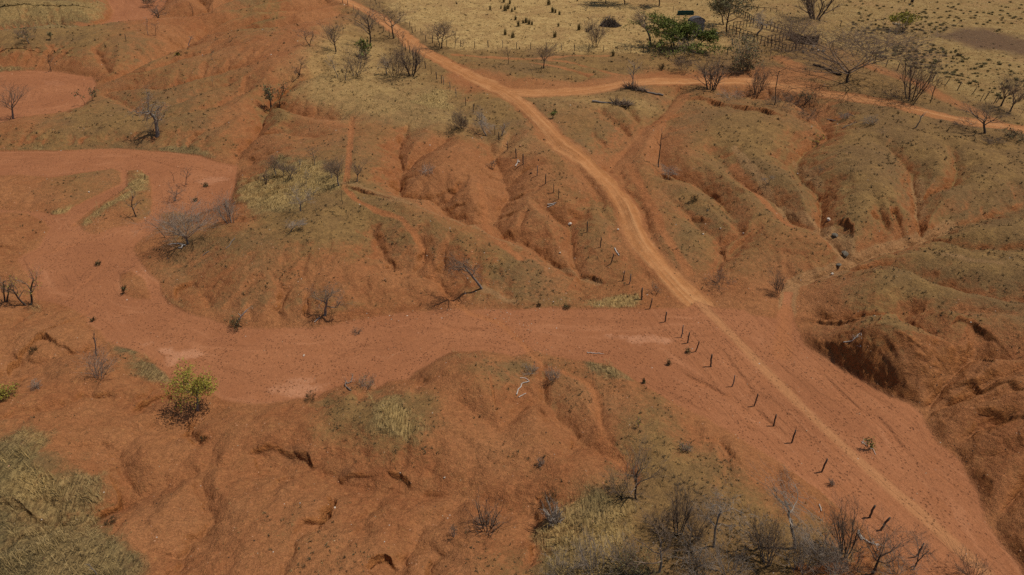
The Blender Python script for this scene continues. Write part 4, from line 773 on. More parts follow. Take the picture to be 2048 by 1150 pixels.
('leafy_tree','tree','round yellow-green leafy tree at the lip of the spillway',394,822,382,740,72,'round','m',dict(leaf='Y',nleaf=3400,lsize=.08)),
('leafy_bush','bush','yellow-green bush cut by the left edge on the lower left slope',6,798,3,774,38,'shrub','d',dict(leaf='Y',nleaf=600,lsize=.075)),
('dead_tree','tree','pale stub bent right over a weedy clump at the river bank',472,650,497,614,18,'thin','p',dict(rad=.11)),
('shrub','shrub','weedy green-grey clump around the foot of the pale bent stub',472,655,472,634,34,'shrub','d',dict(leaf='O',nleaf=220,lsize=.07)),
('dead_tree','tree','crooked black dead tree with violet twigs above the river bank',652,630,659,574,66,'snag','m',dict(rad=.16)),
('shrub','shrub','grey-green bush on the near bank edge beside a dead branch',732,775,734,752,36,'shrub','g',dict(leaf='O',nleaf=90,lsize=.06)),
('plant','plant','little dry twig heap lying on the sand below the black dead tree',714,666,714,659,24,'brush','d',{}),
('plant','plant','round weed on the sand below the bent fence post',1377,705,1376,696,12,'shrub','d',dict(leaf='O',nleaf=60,lsize=.06)),
('plant','plant','small weed on the sand left of the fence row and below the pale crust',1338,730,1338,718,10,'shrub','d',dict(leaf='O',nleaf=60,lsize=.06)),
('plant','plant','dark weed on the near bank corner right of the cattle path',1288,766,1288,755,8,'shrub','d',dict(leaf='O',nleaf=50,lsize=.06)),
('plant','plant','dark flat weed on the stony far bank left of the straw strip',1134,616,1133,608,18,'shrub','d',dict(leaf='O',nleaf=80,lsize=.06)),
('plant','plant','dry weed on the stony far bank beside the dark flat one',1078,612,1078,603,10,'shrub','d',{}),
('plant','plant','yellow-green sprout casting a star of twigs on the grassy near bank',1277,855,1277,838,16,'crook','d',dict(leaf='Y',nleaf=60,lsize=.06)),
('plant','plant','green sprout between dry branches beside the wheel track on the sand',1738,899,1739,879,12,'crook','d',dict(leaf='G',nleaf=170,lsize=.065)),
('plant','plant','green leafy seedling alone on the slope right of the road bend',1105,237,1108,222,10,'crook','d',dict(leaf='G',nleaf=160,lsize=.11)),
('plant','plant','yellow-flowered little plant in the red wash below the hooked dead stem',355,110,355,103,7,'shrub','d',dict(leaf='Y',nleaf=60,lsize=.11)),
('shrub','shrub','pale round bush on the grassy flat above the dark near tree',1371,902,1370,886,22,'shrub','g',dict(leaf='O',nleaf=120,lsize=.06)),
('plant','plant','dry spiky weed on the sand near the lower fence posts',1664,970,1664,957,14,'shrub','g',{}),
('bare_tree','tree','dark symmetrical bare tree with black fan shadow in the near straw',1276,998,1281,897,92,'airy','d',dict(rad=.095)),
('bare_tree','tree','two-stemmed bare tree right of the dark symmetrical one',1356,1066,1366,972,72,'vase','d',dict(rad=.045)),
('bare_tree','tree','bleached zigzag-limbed tree in the near thicket',1428,1098,1441,986,96,'snag','g',dict(rad=.085)),
('bare_tree','tree','bare tree at the bottom edge with grey side branches, below the two-stemmed one',1313,1146,1309,1042,104,'airy','m',dict(rad=.09)),
('dead_shrub','shrub','pale feathery dead shrub near the bottom edge in straw grass',1187,1146,1176,1074,78,'shrub','g',{}),
('dead_tree','tree','overturned bleached root clump at the edge of the red cut',1108,1042,1100,1002,40,'brush','p',dict(rad=.05)),
('shrub','shrub','dark bush behind the overturned bleached root clump',1100,1006,1099,984,38,'shrub','d',{}),
('bare_tree','tree','tall grey forked tree rising left of the last fence posts',1588,1098,1572,960,122,'snag','g',dict(rad=.12)),
('bare_tree','tree','upright bare tree between the grey forked tree and the bleached broken root',1688,1108,1690,1004,66,'vase','d',dict(rad=.05)),
('bare_tree','tree','wide dark bare tree at the bottom edge leaning right over the sand',1748,1150,1790,1046,118,'tree','d',dict(rad=.10)),
('bare_tree','tree','slender bare tree bowed right beside the last short fence post',1829,1136,1852,1070,58,'crook','d',dict(rad=.05)),
('shrub','shrub','tangled grey thicket between the bleached tree and the grey forked tree',1515,1084,1514,1046,84,'shrub','g',{}),
('shrub','shrub','grey thicket under the bleached zigzag tree at the bottom edge',1456,1152,1458,1090,92,'shrub','g',{}),
('shrub','shrub','grey vase-shaped thicket at the bottom edge under the grey forked tree',1597,1146,1602,1070,76,'vase','g',{}),
('shrub','shrub','leafless low bush at the bottom edge left of the wide dark tree',1668,1152,1668,1092,76,'vase','g',{}),
('shrub','shrub','faint twiggy bush at the bottom edge on the sand side',1942,1156,1940,1112,64,'shrub','d',{}),
('shrub','shrub','bare dark shrub at the foot of the dark symmetrical tree',1240,985,1238,950,60,'shrub','d',{}),
('shrub','shrub','olive leafy undergrowth at the bottom edge left of the dark tree',1275,1150,1275,1105,70,'shrub','d',dict(leaf='O',nleaf=700,lsize=.06)),
('dead_shrub','shrub','sprawling dead bush with long arms on the bare near slope',974,1058,968,1006,74,'brush','d',{}),
('dead_shrub','shrub','small grey weed with one curved stem left of the sprawling dead bush',908,1074,906,1052,22,'crook','m',{}),
('plant','plant','grey dry bush patch on the bare bottom slope near the centre',1082,930,1082,915,18,'shrub','g',{}),
('dead_sapling','sapling','thin grey stem bowed left in the lower left straw',193,1150,172,1126,10,'thin','g',dict(rad=.04)),
('plant','plant','dark grey tuft at the notch of the lower left gully',221,1046,222,1034,30,'shrub','d',{}),
('plant','plant','small dark tuft left of the foreground scarp, on bare soil',406,880,406,870,18,'shrub','d',{}),
('shrub','shrub','dry grey bush on the hump beside the cattle path at the near bank',1105,760,1105,738,30,'shrub','g',{}),
('shrub','shrub','flat grey bush over the white twisted branch',1062,745,1060,732,34,'shrub','g',{}),
('shrub','shrub','small bushes on the bank crest at the head of the spillway',620,800,620,786,26,'shrub','d',{}),
('shrub','shrub','dry bush on the slope below the silvery shrub at the left',70,775,70,764,26,'shrub','g',{}),
('shrub','shrub','small dark bush inside the crescent hollow at far left',66,704,66,694,18,'shrub','d',{}),
('plant','plant','low bush beside the lower fence posts of the red bowl',985,338,985,322,16,'crook','d',{}),
('dead_shrub','shrub','grey twiggy bush between the pale feathery shrub and the bottom edge tree',1245,1130,1243,1078,74,'shrub','g',{}),
('shrub','shrub','brown twiggy bush between the two-stemmed tree and the bleached zigzag tree',1392,1078,1392,1028,62,'vase','d',{}),
('dead_shrub','shrub','mauve-grey bush right under the two-stemmed tree',1385,1128,1386,1070,80,'shrub','g',{}),
('shrub','shrub','fine grey thicket between the grey forked tree and the upright bare tree',1640,1120,1640,1058,84,'shrub','g',{}),
('shrub','shrub','dark twiggy bush below the upright bare tree',1700,1140,1702,1084,72,'shrub','m',{}),
('dead_shrub','shrub','grey bush in front of the wide dark tree at the bottom edge',1792,1152,1794,1100,80,'shrub','g',{}),
('shrub','shrub','tall thin twig fan left of the grey forked tree',1535,1128,1538,1040,70,'vase','m',{}),
('shrub','shrub','low grey bush at the bottom edge below the zigzag tree',1400,1156,1400,1118,74,'shrub','g',{}),
('dead_shrub','shrub','pale low bush at the bottom edge beside the feathery shrub',1120,1152,1120,1110,70,'shrub','g',{}),
('shrub','shrub','dark twig bush on the straw left of the two-stemmed tree',1322,1060,1322,1022,50,'shrub','d',{}),
]
for (nm, cat, lab, bx, by, tx, ty, wpx, st, bark, kw) in T:
    plant(nm, cat, lab, bx, by, tx, ty, wpx, st, bark, **kw)
# ------------------------------------------------------------------ simple solids
def box_arrays(cx_, cy_, cz_, sx, sy, sz, rot=0.0, bev=0.0):
    v = np.array([[x,y,z] for z in (-.5,.5) for y in (-.5,.5) for x in (-.5,.5)])*np.array([sx,sy,sz])
    c, s = math.cos(rot), math.sin(rot); v = np.stack([v[:,0]*c - v[:,1]*s, v[:,0]*s + v[:,1]*c, v[:,2]], 1) + np.array([cx_,cy_,cz_])
    f = np.array([[0,2,3,1],[4,5,7,6],[0,1,5,4],[2,6,7,3],[0,4,6,2],[1,3,7,5]]); return v, f
def bar_arrays(a, b, r, sides=6, n=3, bend=0.0, r2=None):
    a = np.array(a, float); b = np.array(b, float); t = np.linspace(0, 1, n)[:,None]
    p = a + (b-a)*t; d = b-a; side = np.cross(d, [0,.3,1.0]); side /= np.linalg.norm(side) + 1e-9
    p = p + side*bend*np.sin(math.pi*t)
    v, f = tubes(p[None], np.linspace(r, r2 or r, n)[None], sides)
    m = len(v); v = np.concatenate([v, [p[0], p[-1]]]); i = np.arange(sides); j = (i+1) % sides
    cap = np.concatenate([np.stack([j, i, np.full(sides, m), np.full(sides, m)], 1), np.stack([i+(n-1)*sides, j+(n-1)*sides, np.full(sides, m+1), np.full(sides, m+1)], 1)])
    return v, np.concatenate([f, cap])
def join(parts):
    V, Fc, k = [], [], 0
    for v, f in parts: V.append(v); Fc.append(f + k); k += len(v)
    return np.concatenate(V), np.concatenate(Fc)
def clean_mesh(name, arrs, mat, smooth=False):
    v, f = join(arrs) if isinstance(arrs, list) else arrs
    me = bpy.data.meshes.new(name)
    me.from_pydata([tuple(x) for x in v], [], [list(dict.fromkeys(int(i) for i in q)) for q in f]); me.materials.append(mat)
    if smooth: me.polygons.foreach_set('use_smooth', [True]*len(me.polygons))
    me.update(); return me
# ------------------------------------------------------------------ fence posts
ORD = ['first','second','third','fourth','fifth','sixth','seventh','eighth','ninth','tenth','eleventh','twelfth','thirteenth','fourteenth','fifteenth','sixteenth','seventeenth','eighteenth','nineteenth','twentieth','twenty-first','twenty-second','twenty-third','twenty-fourth','twenty-fifth','twenty-sixth','twenty-seventh','twenty-eighth','twenty-ninth','thirtieth','thirty-first','thirty-second','thirty-third','thirty-fourth','thirty-fifth','thirty-sixth','thirty-seventh']
def post_proto(h, r, bend, mat, seed):
    rg = np.random.default_rng(seed); n = 6; t = np.linspace(0, 1, n)
    p = np.stack([bend*np.sin(t*2.4)*h + rg.normal(0,.012,n), rg.normal(0,.012,n), -.15 + (h+.15)*t], 1)
    rr = r*(1 + rg.normal(0,.07,n)); rr[-1] *= .85
    v, f = tubes(p[None], rr[None], 7); m = len(v); v = np.concatenate([v, [p[-1] + [0,0,.02]]]); i = np.arange(7) + (n-1)*7; j = (np.arange(7)+1) % 7 + (n-1)*7
    f = np.concatenate([f, np.stack([i, j, np.full(7, m), np.full(7, m)], 1)]); return clean_mesh('fence_post', (v, f), mat, True)
PP = [post_proto(1.5,.075,0,M_POST,1), post_proto(1.5,.065,.06,M_POST,2), post_proto(1.5,.09,-.05,M_POST,3), post_proto(1.5,.06,.03,M_POSTG,4), post_proto(1.5,.05,0,M_POST,5)]
def post(bx, by, label, group, h=1.5, proto=None, lean=0.0, lean2=0.0, thick=1.0):
    k = random.randrange(5) if proto is None else proto
    o = add_obj('fence_post', PP[k]); o.location = tuple(at(bx, by)); s = h/1.5*random.uniform(.93, 1.07)
    o.scale = (thick, thick, s); o.rotation_euler = (math.radians(lean2 + random.uniform(-3,3)), math.radians(lean + random.uniform(-3,3)), random.uniform(-.4,.4)); tag(o, label, 'fence post', group); return o
ROW_A = [(686,6),(696,13),(707,21),(717,28),(746,48),(758,57),(767,64),(779,72),(812,102),(816,95),(820,106),(826,112),(832,119),(840,128),(852,137),(863,148),(874,159),(883,167),(887,170),(900,182),(912,194),(931,211),(946,225),(963,242),(990,270),(998,282)]
for i, (x, y) in enumerate(ROW_A): post(x, y, f'dark post, {ORD[i]} from the top in the row left of the road', 'posts of the row left of the road')
ROW_A2 = [(1015,300),(1033,316),(1047,328),(1074,352),(1091,368),(1107,385),(1117,398),(1174,464),(1200,495),(1221,528),(1246,562),(1258,569),(1284,599),(1299,618)]
for i, (x, y) in enumerate(ROW_A2): post(x, y, f'thin post on the red slopes, {ORD[i]} downhill from the snags to the sand', 'posts across the eroded slope', h=1.45, lean=(6 if i in (9,) else 0))
SAND = [((1330,644),0,2,'weathered grey post, first on the sand below the straw strip'),((1362,675),3,11,'slanting thin post on the sand, left of a pair'),((1375,686),0,2,'straight thick post on the sand beside the slanting one'),((1391,703),1,11,'thin curved post on the sand beside the round weed'),((1422,733),2,2,'stout post with crooked foot on the sand'),((1464,773),3,7,'leaning grey post on the sand below the crooked-footed one'),((1508,812),1,6,'curved post at the start of a small erosion step on the sand'),((1547,852),0,6,'leaning dark post with scattered stubble at its foot on the sand'),((1583,886),0,2,'upright dark post on the sand above two leaning ones'),((1643,944),0,8,'dark leaning post alone on the sand above the near thicket'),((1740,1035),2,7,'bent charred post at the edge of the near thicket'),((1762,1060),2,16,'strongly tilted charred post at the edge of the near thicket'),((1832,1113),3,6,'last grey post among the bowed twigs by the bottom edge')]
for (xy, pr, ln, lab) in SAND: post(xy[0], xy[1], lab, 'posts crossing the sandy bed', h=1.45, proto=pr, lean=(ln if ln > 15 else ln*.25), thick=.95)
ROW_B = [(742,5),(752,11),(760,17),(800,49),(810,50),(820,56),(825,66),(831,63),(842,71),(852,84),(865,86),(893,94),(921,94),(949,97),(977,95),(1005,96),(1033,98),(1061,99),(1091,100),(1122,101),(1149,102),(1178,103),(1206,104),(1234,106),(1261,107),(1287,105),(1317,105),(1343,106),(1368,110),(1413,96),(1428,109),(1455,110),(1464,91)]
for i, (x, y) in enumerate(ROW_B): post(x, y, f'pasture fence post, {ORD[i]} from the left between road top and corral', 'posts of the pasture fence', thick=1.4 if i == 10 else 1.0)
ROW_C = [(1664,95),(1678,82),(1749,127),(1772,134),(1795,141),(1818,149),(1864,163),(1889,172),(1915,181),(1943,190),(1960,203),(1969,200),(1987,208),(1992,206)]
for i, (x, y) in enumerate(ROW_C): post(x, y, f'right-leaning fence post, {ORD[i]} from the corral along the upper right track', 'posts along the upper right track', lean=14 if i > 5 else 5)
for x, y, h, lab in [(252,83,1.6,'lone dark stub post on the grassy rise in the upper left'),(1346,26,1.5,'lone thin post left of the green trough'),(1540,112,1.6,'lone thin post in front of the corral front corner'),(1712,110,1.4,'lone post half hidden by the crown of the huge bare tree'),(1680,54,1.5,'lone leaning stake in the pasture right of the corral tree')]:
    post(x, y, lab, None, h=h)
# ------------------------------------------------------------------ corral: posts and rails are parts of one fence
def zc(x, y): return (1440 + x/8.533, y/8.533)
corral = empty('corral_fence', at(1560, 90)); tag(corral, 'weathered wooden corral of posts and rails around bare trees near the green thicket', 'corral')
co = np.array(corral.location)
def rail_run(z0, z1, n, h=1.65, rails=(.98,.55), skip=()):
    q0, q1 = zc(*z0), zc(*z1); tops = []
    for i in range(n+1):
        t = i/n; b = at(q0[0]+(q1[0]-q0[0])*t, q0[1]+(q1[1]-q0[1])*t) - co; hh = h*random.uniform(.97,1.06); lx, ly = random.uniform(-.06,.06), random.uniform(-.05,.05)
        tops.append((b, hh, lx, ly))
        if i in skip: continue
        add_obj('post', clean_mesh('post', bar_arrays(b - [0,0,.1], b + [lx,ly,hh], .085*random.uniform(.85,1.3), 6, 3), M_POST), corral)
    for rl in rails:
        p = np.array([b + [lx*rl, ly*rl - .10, hh*rl + random.uniform(-.03,.03)] for b, hh, lx, ly in tops])
        v, f = tubes(p[None], np.full((1, n+1), .058), 6); add_obj('rail', clean_mesh('rail', (v, f), M_POST if rl < .9 else M_BURN), corral)
rail_run((150,560), (1110,900), 16); rail_run((1170,885), (1510,812), 6); rail_run((1000,720), (1185,676), 3); rail_run((800,735), (1000,715), 3, rails=(.95,))
rail_run((215,510), (560,455), 6); rail_run((790,490), (1165,600), 6); rail_run((560,455), (790,490), 3); rail_run((250,230), (560,400), 9, rails=(.9,.5)); rail_run((210,150), (965,205), 7, h=.9, rails=(.95,))
M_BOARD = wood('dark_boards', (.022,.016,.012), (.060,.044,.032), 5)
bw = empty('board_wall', at(*zc(1195,675))); tag(bw, 'dark wall of upright charred-looking boards closing the corral right side', 'wall'); bo = np.array(bw.location)
def board_run(z0, z1, n, h):
    q0, q1 = zc(*z0), zc(*z1); a = at(*q0) - bo; b = at(*q1) - bo; ang = math.atan2(b[1]-a[1], b[0]-a[0]); L = math.hypot(b[0]-a[0], b[1]-a[1]); arr = []
    for i in range(n):
        t = (i+.5)/n; p = a + (b-a)*t; hh = h*random.uniform(.9,1.06); arr.append(box_arrays(p[0], p[1] + random.uniform(-.02,.02), p[2] + hh/2 - .1, L/n*.96, .05, hh, ang))
    add_obj('boards', clean_mesh('boards', arr, M_BOARD), bw)
    for z in (.45, 1.35):
        add_obj('rail', clean_mesh('rail', bar_arrays(a + [0,.10,z], b + [0,.10,z], .05), M_POST), bw)
    for t in (0,.5,1): p = a + (b-a)*t; add_obj('post', clean_mesh('post', bar_arrays(p + [0,.12,-.1], p + [0,.12,h*1.08], .09), M_POST), bw)
board_run((1190,675), (1420,745), 13, 1.75); board_run((1420,745), (1610,775), 9, 1.9); board_run((1610,775), (1662,765), 3, 2.0)
# ------------------------------------------------------------------ hut, trough, basin
M_PLANK = wood('grey_planks', (.13,.12,.115), (.36,.34,.33), 4); M_ROOF = wood('dark_roof', (.045,.042,.044), (.16,.15,.15), 5)
M_GREEN = wood('green_paint', (.020,.050,.038), (.045,.095,.072), 4); M_CONC = wood('pale_concrete', (.33,.28,.22), (.52,.46,.37), 5); M_HOLESHADE = wood('opening_shade_black', (.012,.010,.009), (.02,.017,.015))
hb = at(1390, 66); hut = empty('hut', hb); tag(hut, 'small grey plank hut with rounded dark roof behind the green thicket', 'hut')
HW, HL, HH, RISE = 3.3, 1.5, 2.5, 1.0; arr = []
def arch(x): return HH + RISE*math.sqrt(max(0, 1 - (x/(HW/2+.12))**2))
npl = 13
for i in range(npl):
    x = -HW/2 + HW*(i+.5)/npl; w = HW/npl*.95; top = arch(x) - .06 - random.uniform(0,.12); bot = random.uniform(-.05,.05)
    if 5 <= i <= 6: bot = 1.05
    arr.append(box_arrays(x, -HL/2 + random.uniform(-.015,.015), (top+bot)/2, w, .05, top-bot))
add_obj('front_wall', clean_mesh('front_wall', arr, M_PLANK), hut)
add_obj('opening_shade', clean_mesh('opening_shade', box_arrays(-HW/2 + HW*6/npl, -HL/2 + .09, .52, HW/npl*2.1, .04, 1.04), M_HOLESHADE), hut)  # solid near-black panel: the shade inside the hut put into colour
for sx_ in (-1, 1):
    add_obj('side_wall', clean_mesh('side_wall', [box_arrays(sx_*HW/2, -HL/2 + .08 + (HL-.16)*(i+.5)/10, HH/2, .05, (HL-.16)/10*.95, HH*random.uniform(.97,1.0)) for i in range(10)], M_PLANK), hut)
add_obj('back_wall', clean_mesh('back_wall', [box_arrays(-HW/2 + HW*(i+.5)/npl, HL/2, arch(-HW/2 + HW*(i+.5)/npl)/2, HW/npl*.95, .05, arch(-HW/2 + HW*(i+.5)/npl) - .06) for i in range(npl)], M_PLANK), hut)
rv, rf, nr_ = [], [], 14
for t2 in range(2):
    for yy in (-HL/2 - .12, HL/2 + .12):
        for i in range(nr_+1):
            a = math.pi*i/nr_; rv.append([-(HW/2+.16)*math.cos(a), yy, HH + (RISE+.02+.06*t2)*math.sin(a) - .02])
n1 = nr_+1
for i in range(nr_):
    rf += [[i, i+1, n1+i+1, n1+i], [2*n1+i, 3*n1+i, 3*n1+i+1, 2*n1+i+1], [i, 2*n1+i, 2*n1+i+1, i+1], [n1+i, n1+i+1, 3*n1+i+1, 3*n1+i]]
add_obj('roof', clean_mesh('roof', (np.array(rv), np.array(rf)), M_ROOF), hut)
hut.rotation_euler = (0, 0, .22)
def open_box(name, sx, sy, sz, th, mat, parent=None):
    a = [box_arrays(0, -sy/2+th/2, sz/2, sx, th, sz), box_arrays(0, sy/2-th/2, sz/2, sx, th, sz), box_arrays(-sx/2+th/2, 0, sz/2, th, sy-2*th, sz-.003), box_arrays(sx/2-th/2, 0, sz/2, th, sy-2*th, sz-.003), box_arrays(0, 0, .06, sx-2*th, sy-2*th, .08)]
    o = add_obj(name, clean_mesh(name, a, mat), parent); return o
tr = empty('water_trough', at(1371, 29)); tag(tr, 'long dark green cattle trough on bare ground behind the hut', 'trough'); tr.rotation_euler = (0,0,.05)
open_box('tank', 3.7, 1.5, .72, .06, M_GREEN, tr)
add_obj('rim', clean_mesh('rim', [box_arrays(0, s*.75, .74, 3.82, .12, .04) for s in (-1,1)] + [box_arrays(s*1.85, 0, .743, .12, 1.38, .04) for s in (-1,1)], M_GREEN), tr)
for x_ in (-1.2, 0, 1.2): add_obj('stiffener', clean_mesh('stiffener', box_arrays(x_, -.775, .36, .08, .05, .70), M_GREEN), tr)
bs = empty('stone_basin', at(1424, 70)); tag(bs, 'low pale concrete basin with broken corner right of the hut', 'basin'); bs.rotation_euler = (0,0,-.25)
add_obj('wall', clean_mesh('wall', [box_arrays(0,-.7,.25,2.3,.16,.5), box_arrays(1.07,0.05,.26,.16,1.34,.52), box_arrays(.25,.75,.22,1.5,.16,.44)], M_CONC), bs)
add_obj('coping', clean_mesh('coping', [box_arrays(0,-.7,.525,2.36,.22,.05), box_arrays(1.07,.06,.545,.22,1.3,.05)], M_PALE), bs)
# ------------------------------------------------------------------ rocks
def rock_mat(n, a, b): return wood(n, a, b, 5)
M_RW = rock_mat('pale_rock', (.42,.34,.26), (.66,.56,.45)); M_RG = rock_mat('grey_rock', (.10,.085,.065), (.19,.16,.12)); M_RR = rock_mat('red_rock', (.38,.18,.09), (.55,.30,.17)); M_RD = rock_mat('dark_clod', (.030,.022,.016), (.07,.05,.035))
def rock_mesh(seed, mat, flat=.7):
    rg = np.random.default_rng(seed); import bmesh
    bm = bmesh.new(); bmesh.ops.create_icosphere(bm, subdivisions=2, radius=1.0); cuts = rg.normal(0,1,(9,3)); cuts /= np.linalg.norm(cuts, axis=1, keepdims=True); dist = rg.uniform(.55,.9,9)
    for v in bm.verts:
        p = np.array(v.co)
        for c_, d_ in zip(cuts, dist):
            e = p @ c_ - d_
            if e > 0: p = p - c_*e
        v.co = p*np.array([1, .8, flat]) + rg.normal(0,.03,3)
    me = bpy.data.meshes.new('rock'); bm.to_mesh(me); bm.free(); me.materials.append(mat); return me
RM = {k: [rock_mesh(s, m) for s in range(20+i*10, 23+i*10)] for i, (k, m) in enumerate((('w',M_RW),('g',M_RG),('r',M_RR),('d',M_RD)))}
def rock(px_, py_, wpx, kind, label, group=None, sink=.25):
    b = at(px_, py_); r = wpx/2/px_per_m(b); o = add_obj('rock', random.choice(RM[kind])); o.location = (b[0], b[1], b[2] + r*(.7-sink) ); o.scale = (r, r, r*random.uniform(.8,1.1)); o.rotation_euler = (random.uniform(-.2,.2), random.uniform(-.2,.2), random.uniform(0,6)); tag(o, label, 'rock', group); return o
for a in [(1657,441,11,'w','white boulder with black shade on the rim of the right valley'),(1669,473,15,'g','rounded dark grey boulder on the tan terrace of the right valley'),(1688,512,18,'g','large flat dark grey boulder at the fork of the right valley'),(1664,549,8,'w','pale angular stone on the tan bottom of the right valley'),(1677,533,14,'g','low grey boulder just below the large flat one'),
 (608,712,6,'w','lone white stone lying on the wide sand left of centre'),(178,385,5,'w','white stone on the slope of the river island'),(1038,325,6,'w','pale round stone at the log between fence posts on the red slope'),(1013,288,5,'r','orange clod at the crossed sticks of the fence row'),(1041,292,5,'r','orange clod right of the crossed sticks'),(1077,321,4,'d','round black ball of dung on the red slope, upper one of two'),(1062,347,5,'d','round black ball of dung on the red slope, lower one of two'),
 (1140,449,9,'w','pale boulder stuck in the narrow gully left of the road'),(1236,460,6,'w','pale stone in the ditch beside the road'),(1248,546,6,'r','flat pale stone on the top of the last slope posts'),(1120,506,5,'w','pale stone on the red shelf left of the slope posts'),(889,956,5,'w','pair of white stones, upper, on the bare near slope'),(670,1016,5,'w','white stone on the grassy near slope, left of centre'),(769,1084,4,'w','white stone beside dark tufts near the bottom'),(600,1007,4,'w','white stone left in the row on the near slope'),
 (1624,101,9,'d','dark round bucket-like stone by the pale heap beside the corral'),(1627,94,6,'w','white stone on top of the heap beside the corral'),(1786,48,5,'w','white boulder left of three near the umbrella-shaped tree'),(1791,49,6,'w','creamy boulder in the middle of three near the umbrella-shaped tree'),(1797,50,5,'w','white boulder right of three near the umbrella-shaped tree'),(1637,103,8,'w','pale stone slab on the heap beside the corral'),(1646,104,9,'g','grey stone slab on the heap beside the corral'),(1606,105,7,'g','grey flat stone left of the heap beside the corral'),
 (1519,187,3,'w','white scrap stone at the edge of the scrub gully'),(1623,254,4,'w','pale stone in the gully bottom below the scrub'),(1415,422,5,'g','dark stone in the hollow right of the road'),(1406,469,5,'w','pale stone on the fan left edge, right of the road'),(1487,467,4,'w','pale stone at the end of the dark scarp right of the road'),(1441,457,4,'w','pale stone in the fan right of the road')]:
    rock(*a)
# ------------------------------------------------------------------ fallen wood
def log(label, pts, r0, r1, bark='p', name='fallen_log', twigs=None, lift=.04, cat='log'):
    P3 = [at(*p) for p in pts]; o = empty(name, P3[0]); tag(o, label, cat); q = np.array(P3) - P3[0]; q[:,2] += r0*.7 + lift
    n = 14; t = np.linspace(0, len(q)-1, n); q = np.stack([np.interp(t, np.arange(len(q)), q[:,i]) for i in range(3)], 1); q[:,2] += np.random.default_rng(int(pts[0][0])).normal(0, r0*.5, n)
    v, f = tubes(q[None], np.linspace(r0, r1, n)[None], 7); add_obj('trunk', quick_mesh('trunk', v, f, BARK[bark][0], True), o)
    if twigs:
        k, L, mat = twigs; rg = np.random.default_rng(int(pts[0][1])); st = q[rg.integers(n//2, n, k)]; d = rg.normal(0,1,(k,3)); d[:,2] = np.abs(d[:,2])*.5 + .1; d /= np.linalg.norm(d, axis=1, keepdims=True)
        s_ = np.linspace(0, 1, 4)[None,:,None]; pth = st[:,None,:] + d[:,None,:]*s_*L*rg.uniform(.4,1,(k,1,1)) + rg.normal(0,.05,(k,4,3))*s_
        v, f = tubes(pth, np.broadcast_to(np.linspace(r1*.7, .012, 4), (k,4)), 3); add_obj('twigs', quick_mesh('twigs', v, f, mat), o)
    return o
log('pale fallen log lying right of the lone slim tree under the upper road', [(1326,192),(1312,190),(1290,184),(1268,180),(1255,176)], .17, .09, 'g', twigs=(160,2.0,M_TWIG))
log('grey fallen log with a brown dead crown on the slope below the upper road', [(1184,204),(1210,206),(1235,209),(1258,212)], .16, .07, 'm', twigs=(220,1.8,M_TWIG))
log('dark double log lying in the shade of the huge bare tree', [(1626,131),(1645,136),(1665,146),(1682,152)], .22, .16, 'b')
log('pale thin fallen branch on the upper right slope, longer upper one', [(1654,239),(1672,233),(1690,228),(1709,233)], .08, .04, 'g', 'fallen_branch', cat='branch')
log('pale thin fallen branch on the upper right slope, shorter lower one', [(1685,257),(1697,251),(1712,246)], .07, .04, 'g', 'fallen_branch', cat='branch')
log('white twisted dead branch on the near bank hump', [(1033,791),(1036,780),(1042,775),(1043,767),(1050,766),(1060,764),(1050,757),(1040,757)], .055, .03, 'p', 'fallen_branch', cat='branch')
log('short white stick just below the twisted dead branch', [(1037,795),(1045,791),(1052,787)], .045, .025, 'p', 'fallen_branch', cat='branch')
log('white stick lying on the sand above the near bank straw', [(1174,706),(1185,707),(1200,708),(1208,709)], .05, .02, 'p', 'fallen_branch', cat='branch')
log('white curved driftwood on the grassy top of the right cut bank', [(1686,690),(1697,685),(1705,683),(1715,685),(1725,681)], .055, .03, 'p', 'fallen_branch', twigs=(12,.6,M_PALE), cat='branch')
log('pale log pair on the grassy knob left of the road, upper', [(1095,410),(1105,408),(1113,406)], .07, .05, 'p', 'fallen_log')
log('pale log pair on the grassy knob left of the road, lower', [(1095,413),(1103,411),(1110,409)], .06, .05, 'p', 'fallen_log')
log('pale short log in the roadside ditch', [(1229,498),(1233,505),(1238,512)], .08, .07, 'p')
log('pale post-like log beside the round stone on the red slope', [(1031,333),(1035,327),(1036,320)], .08, .06, 'p')
log('long bleached root lying among the near thicket beside the upright tree', [(1716,1062),(1722,1074),(1730,1081),(1742,1088),(1756,1090)], .07, .03, 'p', 'fallen_branch', twigs=(10,.8,M_PALE), cat='branch')
log('second bleached root crossing the long one in the near thicket', [(1714,1066),(1722,1080),(1728,1078)], .06, .03, 'p', 'fallen_branch', cat='branch')
log('white crooked branch lying at the foot of the big spreading tree', [(372,492),(358,489),(345,489),(336,491)], .08, .04, 'p', 'fallen_branch', cat='branch')
log('short white log in the shade of the big spreading tree', [(367,492),(362,497),(357,497)], .09, .07, 'p')
log('fallen dead limb on the slope right of the big spreading tree', [(470,477),(463,485),(459,493),(452,498)], .05, .025, 'g', 'fallen_branch', cat='branch')
log('short grey branch on the slope below the fallen dead limb', [(418,503),(410,508),(406,512)], .05, .03, 'g', 'fallen_branch', cat='branch')
log('crossed stick lying at the second slope post above the red bowl', [(1023,294),(1014,295),(1006,292)], .04, .03, 'd', 'fallen_branch', cat='branch')
log('bleached dead branch on the near bank edge by the grey-green bush', [(702,782),(692,774),(690,768),(702,766),(706,752)], .06, .03, 'g', 'fallen_branch', twigs=(14,.6,M_TWIGG), cat='branch')
log('dry yellowish branch right of the green sprout beside the wheel track', [(1738,898),(1745,898),(1748,904),(1751,910)], .035, .02, 'p', 'fallen_branch', cat='branch')
log('dry yellowish branch left of the green sprout beside the wheel track', [(1735,893),(1727,888),(1722,884)], .035, .02, 'p', 'fallen_branch', twigs=(6,.5,M_PALE), cat='branch')
